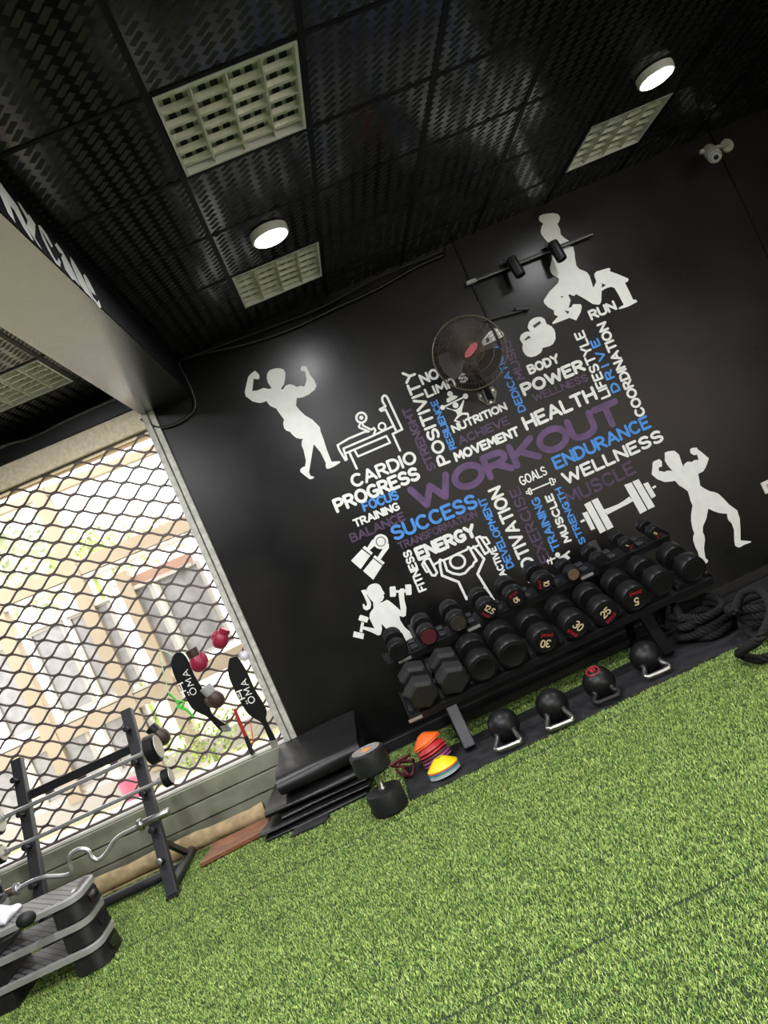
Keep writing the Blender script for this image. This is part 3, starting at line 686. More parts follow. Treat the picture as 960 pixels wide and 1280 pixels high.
MB().tube([fc-fd*.12, fc-fd*.14+Vector((0, .02, -.12)), Vector((fb.x, W-.07, fb.z+.06)), Vector((fb.x, W-.05, fb.z-.03))], .022, 10).build('arm', 'fanblade', fan, smooth=True)
MB().prism([(fb.x-.065, W-.02, fb.z+.05), (fb.x-.075, W-.02, fb.z+.0), (fb.x-.03, W-.02, fb.z-.07), (fb.x+.03, W-.02, fb.z-.07), (fb.x+.075, W-.02, fb.z+.0), (fb.x+.065, W-.02, fb.z+.05)], (0, .02, 0)).b2((fb.x-.035, W-.06, fb.z-.05), (fb.x-.024, W-.015, fb.z+.05)).b2((fb.x+.024, W-.06, fb.z-.05), (fb.x+.035, W-.015, fb.z+.05)).build('bracket', 'bracket', fan, bevel=.004)
bo = MB()
for dx, dz in ((-.05, .02), (.05, .02), (0, -.055)): bo.lathe([(.009, 0), (.009, .006), (0, .007)], (fb.x+dx, W-.02, fb.z+dz), (0, -1, 0), 10)
bo.build('bolts', 'steel', fan)

# ================================================================== TURF AND FLOOR MAT
MX0, MX1, MY0, MY1 = -.272, 2.75, 4.285, 4.88
fm = MB().b2((MX0, MY0, 0), (MX1, MY1, .014))
for k in range(30):
    y = MY0+.03+k*.019
    if k % 2 == 0 and y < MY1-.02: fm.b2((MX0-.012, y, 0), (MX0, y+.019, .014))
tag(fm.build('rubber_floor_mat', 'floormat', bevel=.003), 'black rubber floor mat under the kettlebells along the rack', 'mat')
tag(MB().b2((1.58, 4.886, 0), (MX1, 5.36, .013)).build('rubber_floor_mat', 'floormat', bevel=.003), 'black rubber floor mat against the skirting behind the ropes', 'mat')
def turf():
    N = 620000
    x = rng.uniform(-3.3, 3.3, N*2); y = 1.25+(5.36-1.25)*rng.uniform(0, 1, N*2)**1.0
    keep = rng.uniform(0, 1, N*2) < np.clip(1.25-.19*(y-1.3), .35, 1)
    keep &= ~((x > MX0-.01) & (x < MX1+.01) & (y > MY0-.002+.008*np.sin(x*37)) & (y < MY1+.005))
    keep &= ~((x > 1.57) & (y > 4.88))
    keep &= np.abs(y-4.11-.004*np.sin(x*9)) > .009
    keep &= np.abs(y-2.375-.004*np.sin(x*7)) > .008
    keep &= ~((x > -1.14) & (x < -.52) & (y > 4.74))
    # only the part of the floor the lens could ever look at
    keep &= (x < 1.0*y-.2) & (x > -.78*y-.2)
    x, y = x[keep], y[keep]; n = len(x)
    th = rng.uniform(0, 2*PI, n); lean = rng.uniform(.1, 1.0, n)
    L = rng.uniform(.008, .016, n); wd = rng.uniform(.0010, .0018, n)
    cl = np.sin(x*61+1.3*np.sin(y*47))*np.sin(y*67+1.1*np.sin(x*53))
    dx, dy = np.cos(th), np.sin(th)
    ex, ey = -dy*wd, dx*wd
    zz = np.zeros(n)
    k1 = np.sin(lean*.6); k2 = np.sin(lean*1.0)
    P0 = np.stack([x-ex, y-ey, zz], 1); P1 = np.stack([x+ex, y+ey, zz], 1)
    mx, my, mz = x+dx*L*.55*k1, y+dy*L*.55*k1, L*.55*np.cos(lean*.6)
    P2 = np.stack([mx+ex*.8, my+ey*.8, mz], 1); P3 = np.stack([mx-ex*.8, my-ey*.8, mz], 1)
    P4 = np.stack([x+dx*L*k2, y+dy*L*k2, mz+L*.45*np.cos(lean*1.25)], 1)
    V = np.stack([P0, P1, P2, P3, P4], 1).reshape(-1, 3)
    base = (np.arange(n)*5)[:, None]
    loops = np.concatenate([base+np.array([[0, 1, 2, 3]]), base+np.array([[3, 2, 4]])], 1).reshape(-1)
    starts = (np.arange(n)[:, None]*7+np.array([[0, 4]])).reshape(-1)
    me = bpy.data.meshes.new('turf')
    me.vertices.add(len(V)); me.vertices.foreach_set('co', V.astype(np.float32).ravel())
    me.loops.add(len(loops)); me.loops.foreach_set('vertex_index', loops.astype(np.int32))
    me.polygons.add(len(starts)); me.polygons.foreach_set('loop_start', starts.astype(np.int32))
    me.update(calc_edges=True)
    at_ = me.attributes.new('shade', 'FLOAT', 'POINT')
    sh = np.clip(.5+.30*rng.standard_normal(n)+.16*cl, 0, 1)
    at_.data.foreach_set('value', np.repeat(sh, 5).astype(np.float32))
    m = bpy.data.materials.new('turf_blades'); m.use_nodes = True; t = m.node_tree; b = t.nodes['Principled BSDF']
    a = t.nodes.new('ShaderNodeAttribute'); a.attribute_name = 'shade'
    r = t.nodes.new('ShaderNodeValToRGB'); e = r.color_ramp.elements
    e[0].position = 0; e[0].color = (.065, .155, .028, 1); e[1].position = 1; e[1].color = (.64, .74, .23, 1)
    q = e.new(.5); q.color = (.285, .44, .105, 1)
    t.links.new(a.outputs['Fac'], r.inputs['Fac']); t.links.new(r.outputs['Color'], b.inputs['Base Color'])
    b.inputs['Roughness'].default_value = .6; b.inputs['Specular IOR Level'].default_value = .25
    me.materials.append(m)
    o = bpy.data.objects.new('turf_grass', me); C.objects.link(o)
    return tag(o, 'bright green artificial turf pile covering the gym floor', 'grass', kind='stuff')
turf()

# ================================================================== DUMBBELL RACK
TL = rad(22); DB = Vector((0, math.cos(TL), math.sin(TL))); DN = Vector((0, -math.sin(TL), math.cos(TL)))
rack = thing('dumbbell_rack', 'two tier black dumbbell rack against the mural wall', 'rack', (.95, 4.9, 0))
for X in (.165, 1.53):
    foot = Vector((X, 4.60, .0)); top = foot + Vector((0, math.tan(rad(26)), 1))*.335
    MB().bar(foot+Vector((0, .0, .035)), top, .075, .055, (0, 1, 0)).build('front_leg', 'navy' if X < 1 else 'legshade', rack, bevel=.006)  # right leg is coloured blacker: the shade by the ropes is painted in
    MB().bar((X, 5.02, .33), (X, 5.14, .80), .07, .05, (0, 1, 0)).build('upright', 'frame', rack, bevel=.004)
    MB().bar((X, 4.90, .030), (X, 5.25, .030), .07, .045).build('base_foot', 'frame', rack, bevel=.004)
    MB().bar((X, 5.2, .04), (X, 5.03, .36), .06, .045, (1, 0, 0)).build('brace', 'frame', rack, bevel=.004)
MB().bar((.165, 5.2, .05), (1.53, 5.2, .05), .05, .05).build('rear_crossbar', 'frame', rack, bevel=.004)
RX = Matrix.Rotation(TL, 3, 'X')
def tier(yc, zc, x0, x1, depth, n_, gapw, first, saddle):
    c = Vector(((x0+x1)/2, yc, zc))
    tr = MB().box(c, (x1-x0, depth, .006), RX)
    for sgn in (-1, 1): tr.box(c+DB*(sgn*depth/2)-DN*.020, (x1-x0, .008, .050), RX)
    for xx in (x0, x1): tr.box(Vector((xx, yc, zc))+DN*.0, (.008, depth, .05), RX)
    o = tr.build('tier_tray', 'frame', rack, bevel=.002)
    for k in range(n_+1):
        xx = first+gapw*(k-.5)
        if xx < x0+.01 or xx > x1-.01: continue
        for q in (-.30, .30): MB().box(Vector((xx, yc, zc))+DB*(depth*q)+DN*.02, (.05 if saddle else .030, .05, .030), RX).build('saddle', 'navy', o, bevel=.006)
    for xx in ((x0+.12, x0+.62, x0+1.45) if saddle else (x0+.03,)): MB().box(Vector((xx, yc, zc))-DB*(depth/2+.006)-DN*.018, (.09, .002, .022), RX).build('label_strip', 'ltgrey', o)
    for X in (.165, 1.53): MB().bar((X, yc, zc-.03), (X, 5.03+(.255*(zc-.36)), zc+.03), .06, .03).build('tier_bracket', 'frame', rack)
def center_of(front, half): return front + DB*half
# tray planes sit one head radius below each row of dumbbells
tier(4.62+.17*DB.y+.104*math.sin(TL), .428+.17*DB.z-.119*math.cos(TL), -.10, 2.02, .27, 10, .2075, .033, False)
tier(4.85+.11*DB.y+.07*math.sin(TL), .712+.11*DB.z-.083*math.cos(TL), -.10, 1.97, .125, 10, .207, .004, True)

def face_text(root, txt, ang, size, m, yy, dx=0, dz=0, name='number', wt=.2):
    """printed text on the -Y face of a dumbbell, turned by ang (counter-clockwise as seen)"""
    st, Wd = layout(txt, .2); ca, sa = math.cos(ang), math.sin(ang)
    fl = Flat(lambda u, v: Vector((u, yy, v)))
    for s in st:
        pts = []
        for p in s:
            u, v = (p[0]-Wd/2)*size+dx, (p[1]-.5)*size+dz
            pts.append((u*ca-v*sa, u*sa+v*ca))
        fl.stroke(pts, size*wt, n=6)
    return fl.build(name, m, root, local=True)
def round_db(loc, r, L, label, txt=None, ang=0, group='', face='capblk', mt='rubber2', hw=None, red=True, rz=0):
    """local frame: axis +Y, front face at y = 0"""
    t = thing('dumbbell', label, 'dumbbell', loc, (TL, 0, rz), group)
    hl = hw or L*.36; b = r*.13
    def head(y0): return [(r*.82, y0), (r-b*.5, y0+b*.2), (r, y0+b), (r, y0+hl-b), (r-b*.5, y0+hl-b*.2), (r*.72, y0+hl)]
    MB().lathe(head(0), (0, 0, 0), (0, 1, 0), 36).build('head', mt, t, smooth='auto', local=True)
    MB().lathe(head(L-hl), (0, 0, 0), (0, 1, 0), 36).build('head', mt, t, smooth='auto', local=True)
    MB().lathe([(r*.16, hl-.01), (r*.16, hl+.012), (r*.135, hl+.02), (r*.155, L/2), (r*.135, L-hl-.02), (r*.16, L-hl-.012), (r*.16, L-hl+.01)], (0, 0, 0), (0, 1, 0), 20).build('handle', 'chrome', t, smooth=True, local=True)
    cap = MB().lathe([(r*.80, .002), (r*.80, -.003), (r*.74, -.004), (r*.72, -.0025), (0, -.0025)], (0, 0, 0), (0, 1, 0), 32).build('end_cap', face, t, smooth='auto', local=True)
    if txt:
        face_text(cap, txt, ang, r*.52, 'cremtxt', -.0045, dz=r*.14)
        if red: face_text(cap, 'pood', ang, r*.30, 'redtxt', -.0045, dz=-r*.44, name='red_print', wt=.15)
    return t
def hex_db(loc, r, L, label, group):
    t = thing('dumbbell', label, 'dumbbell', loc, (TL, 0, 0), group)
    hl = L*.40
    for y0 in (0, L-hl):
        pr = [(r*.80, y0), (r, y0+.022), (r, y0+hl-.022), (r*.80, y0+hl)]
        MB().lathe(pr, (0, 0, 0), (0, 1, 0), 6, phase=rad(90-10), ref=(1, 0, 0)).build('head', 'hexr', t, local=True, bevel=.006)
    MB().lathe([(.02, hl-.005), (.016, hl+.02), (.019, L/2), (.016, L-hl-.02), (.02, L-hl+.005)], (0, 0, 0), (0, 1, 0), 18).build('handle', 'chrome', t, smooth=True, local=True)
    return t
LOW = 'dumbbells on the lower tier'; UP = 'dumbbells on the upper tier'
def lowp(x, y, Y=4.62): return at(x, y, 1, Y)
hex_db(lowp(530, 871), .107, .305, 'charcoal hexagonal dumbbell at the mat pile end of the lower tier', LOW)
hex_db(lowp(569, 853), .107, .305, 'charcoal hexagonal dumbbell second along the lower tier', LOW)
tw = ROLL
def ia(deg): return rad(deg)+(-ROLL)*-1
for (x, y, r, lab, txt, ang) in (
    (605, 836, .0975, 'plain black round dumbbell right beside the hexagonal pair on the lower tier', None, 0),
    (642, 819, .100, 'plain black round dumbbell just before the first 30 on the lower tier', None, 0),
    (682, 802, .090, 'black dumbbell with an upside down 30 on its end', '30', 178),
    (721, 784, .090, 'black dumbbell with an upright tilted 30 on its end', '30', -35),
    (758, 767, .090, 'black dumbbell with cream 25 on its end', '25', 48),
    (795, 749, .092, 'black dumbbell with a single upside down 5 on its end', '5', 195),
    (828, 730, .088, 'plain black round dumbbell right beside the single 5 on the lower tier', None, 0),
    (868, 713, .088, 'plain black round dumbbell ending the lower tier by the ropes', None, 0)):
    t = round_db(lowp(x, y), r, .312, lab, txt, rad(ang)-.4209, LOW)
def upp(x, y, Y=4.85): return at(x, y, 1, Y)
for (x, y, r, L, lab, txt, ang, face) in (
    (498.6, 815, .066, .24, 'small plain black dumbbell at the very start of the upper tier', None, 0, 'capblk'),
    (536, 796, .066, .24, 'black dumbbell with a dull red faced end on the upper tier', None, 0, 'darkred'),
    (573, 779, .068, .24, 'black dumbbell with worn brownish end between the red faced one and the 12.5', None, 0, 'bracket2'),
    (610.6, 763, .070, .24, 'black dumbbell marked 12.5 on the upper tier', '12.5', -32, 'capblk'),
    (644.5, 748, .070, .24, 'black dumbbell marked 10 right beside the 12.5', '10', 215, 'capblk'),
    (681, 729.5, .070, .24, 'black dumbbell marked 10 right beside the brown faced small one', '10', -80, 'capblk'),
    (717, 718, .048, .19, 'small dumbbell with a bare brown end face on the upper tier', None, 0, 'brownface'),
    (750, 701, .050, .19, 'small dark dumbbell just past the brown faced one on the upper tier', None, 0, 'capblk'),
    (785, 682.5, .047, .19, 'small black dumbbell second from the ropes end of the upper tier', '1', 70, 'capblk'),
    (820, 667, .047, .19, 'small black dumbbell last at the ropes end of the upper tier', '5', 60, 'capblk')):
    if face == 'bracket2' and face not in M_: M_[face] = mat('worn_brown_rubber', (.035, .03, .022), .6, noise=.4, nscale=40)
    if face == 'brownface' and face not in M_: M_[face] = mat('bare_brown_iron', (.17, .11, .06), .6, noise=.3, nscale=40)
    round_db(upp(x, y), r, L, lab, txt, rad(ang)-.4209, UP, face, rz=0)

# big dumbbell standing on end
bx, by = -.392, 4.27
t = thing('dumbbell', 'large black dumbbell standing on end on turf before the mat pile', 'dumbbell', (bx, by, .012))
def stand_head(z0): return [(.088, z0), (.104, z0+.012), (.106, z0+.02), (.106, z0+.115), (.103, z0+.125), (.088, z0+.130)]
MB().lathe(stand_head(.01), (bx, by, 0), (0, 0, 1), 40).build('head', 'rubber', t, smooth='auto')
MB().lathe(stand_head(.245), (bx, by, 0), (0, 0, 1), 40).build('head', 'rubber', t, smooth='auto')
MB().lathe([(.022, .13), (.022, .148), (.016, .155), (.019, .19), (.016, .235), (.022, .24), (.022, .25)], (bx, by, 0), (0, 0, 1), 20).build('handle', 'steel', t, smooth=True)
cp = MB().lathe([(.085, .374), (.085, .378), (.072, .379), (.070, .376), (0, .376)], (bx, by, 0), (0, 0, 1), 40).build('end_cap', mat('worn_grey_rubber', (.22, .21, .19), .6, noise=.3, nscale=50), t, smooth='auto')
MB().lathe([(.034, .3765), (.030, .379), (0, .379)], (bx, by, 0), (0, 0, 1), 5).build('emblem', mat('orange_print', (.65, .25, .05), .5), cp)

# ================================================================== KETTLEBELLS
def kettlebell(bc, hc, label, handle='steel', ring=False):
    bc = Vector(bc); hc = Vector(hc); R = .098
    t = thing('kettlebell', label, 'kettlebell', (bc.x, bc.y, .014), group='kettlebells lying on the mat')
    ax = (hc-bc).normalized(); side = ax.cross(Vector((0, 0, 1))).normalized()
    up = side.cross(ax)
    def wp(v): return v
    MB().lathe([(0, -R), (R*.35, -R*.945), (R*.62, -R*.79), (R*.83, -R*.55), (R*.96, -R*.27), (R, 0), (R*.96, R*.27), (R*.85, R*.54), (R*.70, R*.73), (R*.52, R*.86), (R*.3, R*.95), (0, R*.97)], bc, ax, 36).build('ball', 'rubber2', t, smooth=True)
    hh = (hc-bc).length; hwid = .076
    for sg in (-1, 1):
        MB().lathe([(.024, R*.62), (.022, R*.86), (.017, R*.98), (.014, R*1.0)], bc+side*(sg*.052), ax, 16).build('collar', 'rubber2', t, smooth=True)
    hp = [bc+ax*(R*.7)+side*.052, bc+ax*(R*1.0)+side*.055, bc+ax*(hh-.03)+side*hwid, bc+ax*(hh-.006)+side*(hwid-.008), bc+ax*hh+side*(hwid-.028), bc+ax*hh-side*(hwid-.028), bc+ax*(hh-.006)-side*(hwid-.008), bc+ax*(hh-.03)-side*hwid, bc+ax*(R*1.0)-side*.055, bc+ax*(R*.7)-side*.052]
    MB().tube(smooth_path(hp, 5), .0160, 12).build('handle', handle, t, smooth=True)
    if ring:
        n = (Vector((0, 0, 1))*.95+Vector((-.15, -.35, 0))).normalized()
        a = n.orthogonal().normalized(); b2 = n.cross(a)
        ri = MB().tube([bc+n*(R*.925)+(a*math.cos(2*PI*k/28)+b2*math.sin(2*PI*k/28))*(R*.40) for k in range(28)], .0035, 6, closed=True)
        rg = ri.build('red_ring', 'redtxt', t, smooth=True)
        xr = Vector((1, 0, 0)); xr = (xr-n*xr.dot(n)).normalized(); yr = n.cross(xr)
        fl = Flat(lambda u, v: bc+n*(R*1.004)+xr*u+yr*v, n); st, Wd = layout('10')
        for s_ in st: fl.stroke([((p[0]-Wd/2)*.03, (p[1]-.5)*.03) for p in s_], .006, n=6)
        fl.build('number', 'redtxt', rg)
for (pb_, ph, lab, hm, rg) in (
    ((629.6, 906), (637, 937), 'chrome handled black kettlebell closest to the disc cones', 'chrome', False),
    ((690, 881), (703, 910), 'chrome handled black kettlebell just before the red ringed one', 'chrome', False),
    ((748.5, 853), (762, 877), 'black kettlebell with a red ring and a dull dark handle', 'frame', True),
    ((807.5, 821), (826, 844), 'chrome handled black kettlebell closest to the ropes', 'chrome', False)):
    b = at(*pb_, 2, .112); h = at(*ph, 2, .035); h = b+(h-b)*.87
    kettlebell(b, h, lab, 'steel' if hm == 'chrome' else hm, rg)

# ================================================================== DISC CONES
def disc_cone(c, tilt, m, label, r=.098, rot=0):
    t = thing('disc_cone', label, 'cone', c, (tilt[0], tilt[1], rot), 'disc cones piled by the rack leg')
    MB().lathe([(r, 0), (r*.98, .004), (r*.62, .030), (r*.32, .050), (r*.22, .053), (r*.20, .050), (r*.30, .046), (r*.60, .026), (r*.95, 0)], (0, 0, 0), (0, 0, 1), 36, close=True).build('shell', m, t, smooth='auto', local=True)
def plain_cone(c, tilt, m, label, r=.098):
    o = MB().lathe([(r, 0), (r*.98, .004), (r*.62, .030), (r*.32, .050), (r*.22, .053), (r*.20, .050), (r*.30, .046), (r*.60, .026), (r*.95, 0)], (0, 0, 0), (0, 0, 1), 36, close=True).build('disc_cone', m, smooth='auto')
    o.location = c; o.rotation_euler = (tilt[0], tilt[1], 0)
    return tag(o, label, 'cone', 'disc cones piled by the rack leg')
ytilt = (rad(-4), rad(-3)); y0 = Vector((-.035, 4.42, .024))
for k, (m, lab) in enumerate((('cgrey', 'pale grey disc cone at the bottom under the yellow one'), ('cgrey', 'second pale grey disc cone low under the yellow one'), ('cgreen', 'green disc cone between the grey and the blue ones'), ('cblue', 'blue disc cone right under the orange rimmed and yellow ones'), ('orange', 'orange disc cone rim right under the yellow one'), ('yellow', 'yellow disc cone on top of the front stack'))):
    plain_cone(y0+Vector((0, 0, .0085*k)), ytilt, m, lab)
r0 = Vector((-.045, 4.632, .044)); rt = (rad(-8), rad(-10))
nrm = Euler((rt[0], rt[1], 0)).to_matrix() @ Vector((0, 0, 1))
for k, (m, lab) in enumerate((('mauve', 'mauve disc cone lowest of the leaning red stack'), ('mauve', 'second mauve disc cone in the leaning red stack'), ('darkred', 'dark maroon disc cone inside the leaning red stack'), ('red', 'red disc cone inside the leaning stack, under the top one'), ('red', 'bright red disc cone topping the leaning stack behind the yellow one'))):
    plain_cone(r0+nrm*(.020*k), rt, m, lab)
o0 = Vector((-.065, 4.68, .150)); ot = (rad(-8), rad(-14)); nrm = Euler((ot[0], ot[1], 0)).to_matrix() @ Vector((0, 0, 1))
for k, (m, lab) in enumerate((('orange', 'orange disc cone leaning at the back, lower of two'), ('orange', 'orange disc cone leaning at the back, upper of two'))):
    plain_cone(o0+nrm*(.012*k), ot, m, lab)
R_ = random.Random(5); pts = [Vector((-.25+R_.uniform(-.08, .06), 4.70+R_.uniform(-.1, .1), .03+R_.uniform(0, .09))) for _ in range(14)]
tag(MB().tube(smooth_path(pts, 8), .008, 7).build('resistance_band', 'darkred', smooth=True), 'tangled dark maroon resistance band heaped beside the red cones', 'resistance band')

# ================================================================== PILE OF FOLDED MATS
def folded_mat(name, label, x0, x1, prof, th, m='mats', yaw=0, wob=.012, seed=0):
    """prof: centre line of the sheet in (y, z); swept along x and given thickness"""
    R = random.Random(seed)
    pp = smooth_path([(0, p[0], p[1]) for p in prof], 6)
    n = len(pp); NX = 9; vs = []; fs = []
    for side in (0, 1):
        for ix in range(NX):
            f = ix/(NX-1); x = x0+(x1-x0)*f
            for k in range(n):
                d = pp[min(k+1, n-1)]-pp[max(k-1, 0)]; d.normalize()
                nn = Vector((0, -d.z, d.y))
                q = pp[k]+nn*(th/2 if side else -th/2)
                wv = wob*math.sin(f*5+seed*1.7+k*.35)
                vs.append(Vector((x+yaw*(q.y-5)+.3*wv, q.y+wv*.6+ .05*math.sin(seed*3.1)*(f-.5), max(q.z+wv*.5, .004))))
    N = NX*n
    for ix in range(NX-1):
        for k in range(n-1):
            a = ix*n+k; q = (a, a+1, a+n+1, a+n)
            fs += [q, tuple(reversed([i+N for i in q]))]
    for ix in range(NX-1):
        for k in (0, n-1): a = ix*n+k; fs.append((a, a+n, a+n+N, a+N))
    for k in range(n-1):
        for ix in (0, NX-1): a = ix*n+k; fs.append((a, a+1, a+1+N, a+N))
    return tag(MB().add(vs, fs).build(name, m, smooth='auto'), label, 'exercise mat', 'black mats in the folded pile')
folded_mat('folded_mat', 'black folded mat at the bottom of the pile by the window wall', -1.18, -.50, [(5.15, .008), (4.9, .008), (4.74, .009), (4.70, .015), (4.71, .024), (4.76, .027), (4.9, .028), (5.15, .030)], .009, seed=1, yaw=.10, wob=.004)
folded_mat('folded_mat', 'black folded mat second from the bottom of the pile', -1.16, -.42, [(5.2, .046), (4.92, .045), (4.76, .044), (4.725, .050), (4.735, .058), (4.80, .061), (5.0, .063), (5.2, .064)], .009, seed=2, yaw=.30, wob=.004)
folded_mat('folded_mat', 'thin black mat fanned out of the middle of the pile', -1.14, -.48, [(5.25, .084), (4.98, .081), (4.82, .077), (4.775, .080), (4.785, .089), (4.85, .092), (5.05, .093), (5.25, .094)], .008, seed=3, yaw=-.25, wob=.005)
folded_mat('folded_mat', 'black folded mat with a rounded edge below the topmost fold', -1.17, -.55, [(5.3, .114), (5.05, .113), (4.87, .110), (4.81, .115), (4.81, .135), (4.87, .147), (5.05, .150), (5.3, .155)], .012, seed=4, yaw=.06, wob=.005)
folded_mat('folded_mat', 'topmost black mat with a fat shiny fold, its back edge against the wall', -1.04, -.47, [(5.3, .188), (5.1, .183), (4.95, .178), (4.865, .195), (4.845, .240), (4.875, .284), (4.95, .307), (5.08, .320), (5.22, .345), (5.33, .365), (5.39, .375)], .018, seed=5, yaw=.03, wob=.006)
folded_mat('folded_mat', 'grey faced mat corner poking out in front of the pile', -.93, -.70, [(4.675, .018), (4.655, .018), (4.62, .017), (4.57, .016)], .007, seed=6, yaw=.25, m='floormat', wob=.0)

# ================================================================== FLOOR ODDMENTS UNDER THE WINDOW
pts = [Vector((-2.75+k*.1, 5.24+.012*math.sin(k*1.3)-.0045*k, .064+.004*math.sin(k*2.1))) for k in range(16)]
roll = thing('rolled_turf', 'tan backed roll of spare turf lying below the window boards', 'turf roll', (-2, 5.24, 0))
MB().tube(pts, [.056+.006*math.sin(k*.9) for k in range(16)], 18).build('roll', 'tan', roll, smooth='auto')
MB().b2((-2.75, 5.165, .0), (-1.4, 5.2, .012)).build('loose_edge', 'tan', roll, bevel=.004)
tag(MB().prism([(-1.66, 4.79, .012), (-1.22, 4.86, .012), (-1.22, 5.10, .012), (-1.62, 5.08, .012)], (0, 0, .028)).build('wooden_board', 'plank', bevel=.004), 'short red brown wooden board lying between rack and mat pile', 'board')

# ================================================================== BARBELL RACK
XRr, XLr = -1.785, -2.55
br_ = thing('barbell_rack', 'dark grey leaning barbell rack standing before the window grille', 'rack', (-2.17, 4.8, 0))
def up_pt(X, z): return Vector((X, 4.545+.47*z, z))
for X in (XRr, XLr):
    up_ = MB().bar(up_pt(X, .012), up_pt(X, 1.075), .07, .05, (0, 1, 0)).build('upright', 'navy', br_, bevel=.004)
    MB().b2((X-.04, 4.515, .0), (X+.04, 4.585, .02)).build('foot_pad', 'rubber', br_, bevel=.003)
    MB().cyl((X, 4.57, .045), (X, 5.12, .045), .03, 16, .004).build('base_tube', 'navy', br_, smooth='auto')
    MB().bar((X, 5.02, .07), up_pt(X, .30), .035, .03, (1, 0, 0)).build('brace', 'navy', br_, bevel=.003)
    for z in (.955, .755, .572, .366, .20):
        p = up_pt(X, z)+Vector((0, -.02, 0)); q = p+Vector((0, -.075, .022))
        pg = MB().cyl(p, q, .013, 14, .003).build('peg', 'frame', up_, smooth='auto')
        MB().lathe([(.019, 0), (.019, .006), (.012, .008)], q-Vector((0, -.004, 0)), (0, -1, .25), 14).build('peg_cap', 'steel' if z < .3 else 'frame', pg)
        # children of a part: keep them in the part's own frame
MB().cyl((XLr, 4.86, .05), (XRr, 4.86, .05), .03, 18, .004).build('lower_crossbar', 'navy', br_, smooth='auto')
MB().bar(up_pt(XLr, .84)+Vector((0, .03, 0)), up_pt(XRr, .84)+Vector((0, .03, 0)), .02, .055).build('upper_crossbar', 'frame', br_, bevel=.003)
GB = 'barbells on the leaning rack'
def barbell(xa, xb, y, z, rb, rh, lh, label, m='rubber2'):
    t = thing('barbell', label, 'barbell', ((xa+xb)/2, y, z), group=GB)
    MB().cyl((xa, y, z), (xb, y, z), rb, 16).build('bar', 'chrome', t, smooth='auto')
    for x, s in ((xa, -1), (xb, 1)):
        b = rh*.1
        hd = MB().lathe([(rh*.85, -lh/2), (rh, -lh/2+b), (rh, lh/2-b), (rh*.85, lh/2)], (x, y, z), (s, 0, 0), 32).build('head', m, t, smooth='auto')
        MB().lathe([(rh*.82, lh/2-.001), (rh*.80, lh/2+.004), (0, lh/2+.004)], (x, y, z), (s, 0, 0), 28).build('face_plate', 'facepl', hd, smooth='auto')
        MB().lathe([(rh*.82, lh/2-.001), (rh*.80, lh/2+.004), (rb, lh/2+.004)], (x, y, z), (-s, 0, 0), 28).build('face_plate', 'facepl', hd, smooth='auto')
        MB().lathe([(rb*1.7, 0), (rb*1.7, .03), (rb, .035)], Vector((x-s*(lh/2+.004), y, z)), (-s, 0, 0), 18).build('collar', 'chrome', t, smooth='auto')
M_['facepl'] = mat('pale_face_plate', (.46, .43, .37), .4, metal=.3)
barbell(-2.72, -1.655, 4.83, .80, .014, .092, .075, 'straight chrome barbell with large round heads on the upper pegs')
barbell(-2.715, -1.615, 4.745, .615, .0125, .056, .05, 'straight chrome barbell with small round heads on the middle pegs')
ez = thing('curl_bar', 'wavy chrome curl bar resting on the lower pegs of the rack', 'barbell', (-2.2, 4.655, .43), group=GB)
def ezp(x, y): return at(x/3.556, 860+y/3.556, 1, 4.655)
ep = [ezp(*p) for p in ((620, 612), (590, 628), (545, 650), (508, 680), (480, 725), (452, 757), (428, 765), (405, 748), (392, 724), (368, 716), (338, 722), (314, 745), (308, 778), (316, 806), (312, 824), (290, 834), (235, 838), (190, 842), (150, 856), (110, 876), (75, 894))]
MB().tube(smooth_path(ep, 4), .0135, 12).build('bar', 'chrome', ez, smooth=True)
a, b = ezp(625, 608), ezp(752, 548)
MB().cyl(a, b, .024, 20, .003).build('sleeve', 'steel', ez, smooth='auto')
MB().cyl(a-(b-a)*.06, a+(b-a)*.08, .036, 20, .004).build('collar', 'steel', ez, smooth='auto')
a, b = ezp(75, 894), ezp(-60, 955)
MB().cyl(a, b, .024, 20, .003).build('sleeve', mat('coppery_steel', (.42, .30, .24), .35, metal=1), ez, smooth='auto')
MB().cyl(a-(b-a)*.08, a+(b-a)*.08, .036, 8, .004).build('collar', 'chrome', ez, smooth='auto')

# ================================================================== ROLLER GRILLE
gr = MB(); A = .0335; PX = .244
gx0, gx1 = XL+.05, -.975; gz0, gz1 = .395, 2.83
k = 0; z = gz0+A
phx = at(55, 697.5, 1, W+.03)   # one of the knots of the lattice
zref = phx.z; xref = phx.x
kz = math.ceil((gz0-zref)/(2*A)); 
knots = []
while True:
    zc = zref+kz*2*A + A
    if zc-A > gz1: break
    pts = []; nseg = 12
    nx = int((gx1-gx0)/(PX/nseg))
    for i in range(nx+1):
        x = gx0+i*PX/nseg
        ph = 2*PI*(x-xref)/PX
        s = -math.cos(ph) if kz % 2 == 0 else math.cos(ph)
        zz = zc+A*s*.97
        pts.append(Vector((x, W+.03+.003*(1 if kz % 2 else -1), min(max(zz, gz0), gz1))))
    gr.tube(pts, .0084, 6)
    x = xref - math.ceil((xref-gx0)/PX)*PX + (0 if kz % 2 == 0 else PX/2)
    while x < gx1:
        if x > gx0+.01 and gz0+.01 < zc-A < gz1-.01: gr.box((x, W+.03, zc-A), (.034, .018, .022))
        x += PX
    kz += 1
gr.b2((gx0, W+.015, gz0-.004), (gx1, W+.045, gz0+.012)).b2((gx0, W+.015, gz1-.012), (gx1, W+.045, gz1+.004))
tag(gr.build('roller_grille', 'grille', smooth='auto', fix=False), 'dark wavy wire roller grille closed across the bright window', 'security grille')

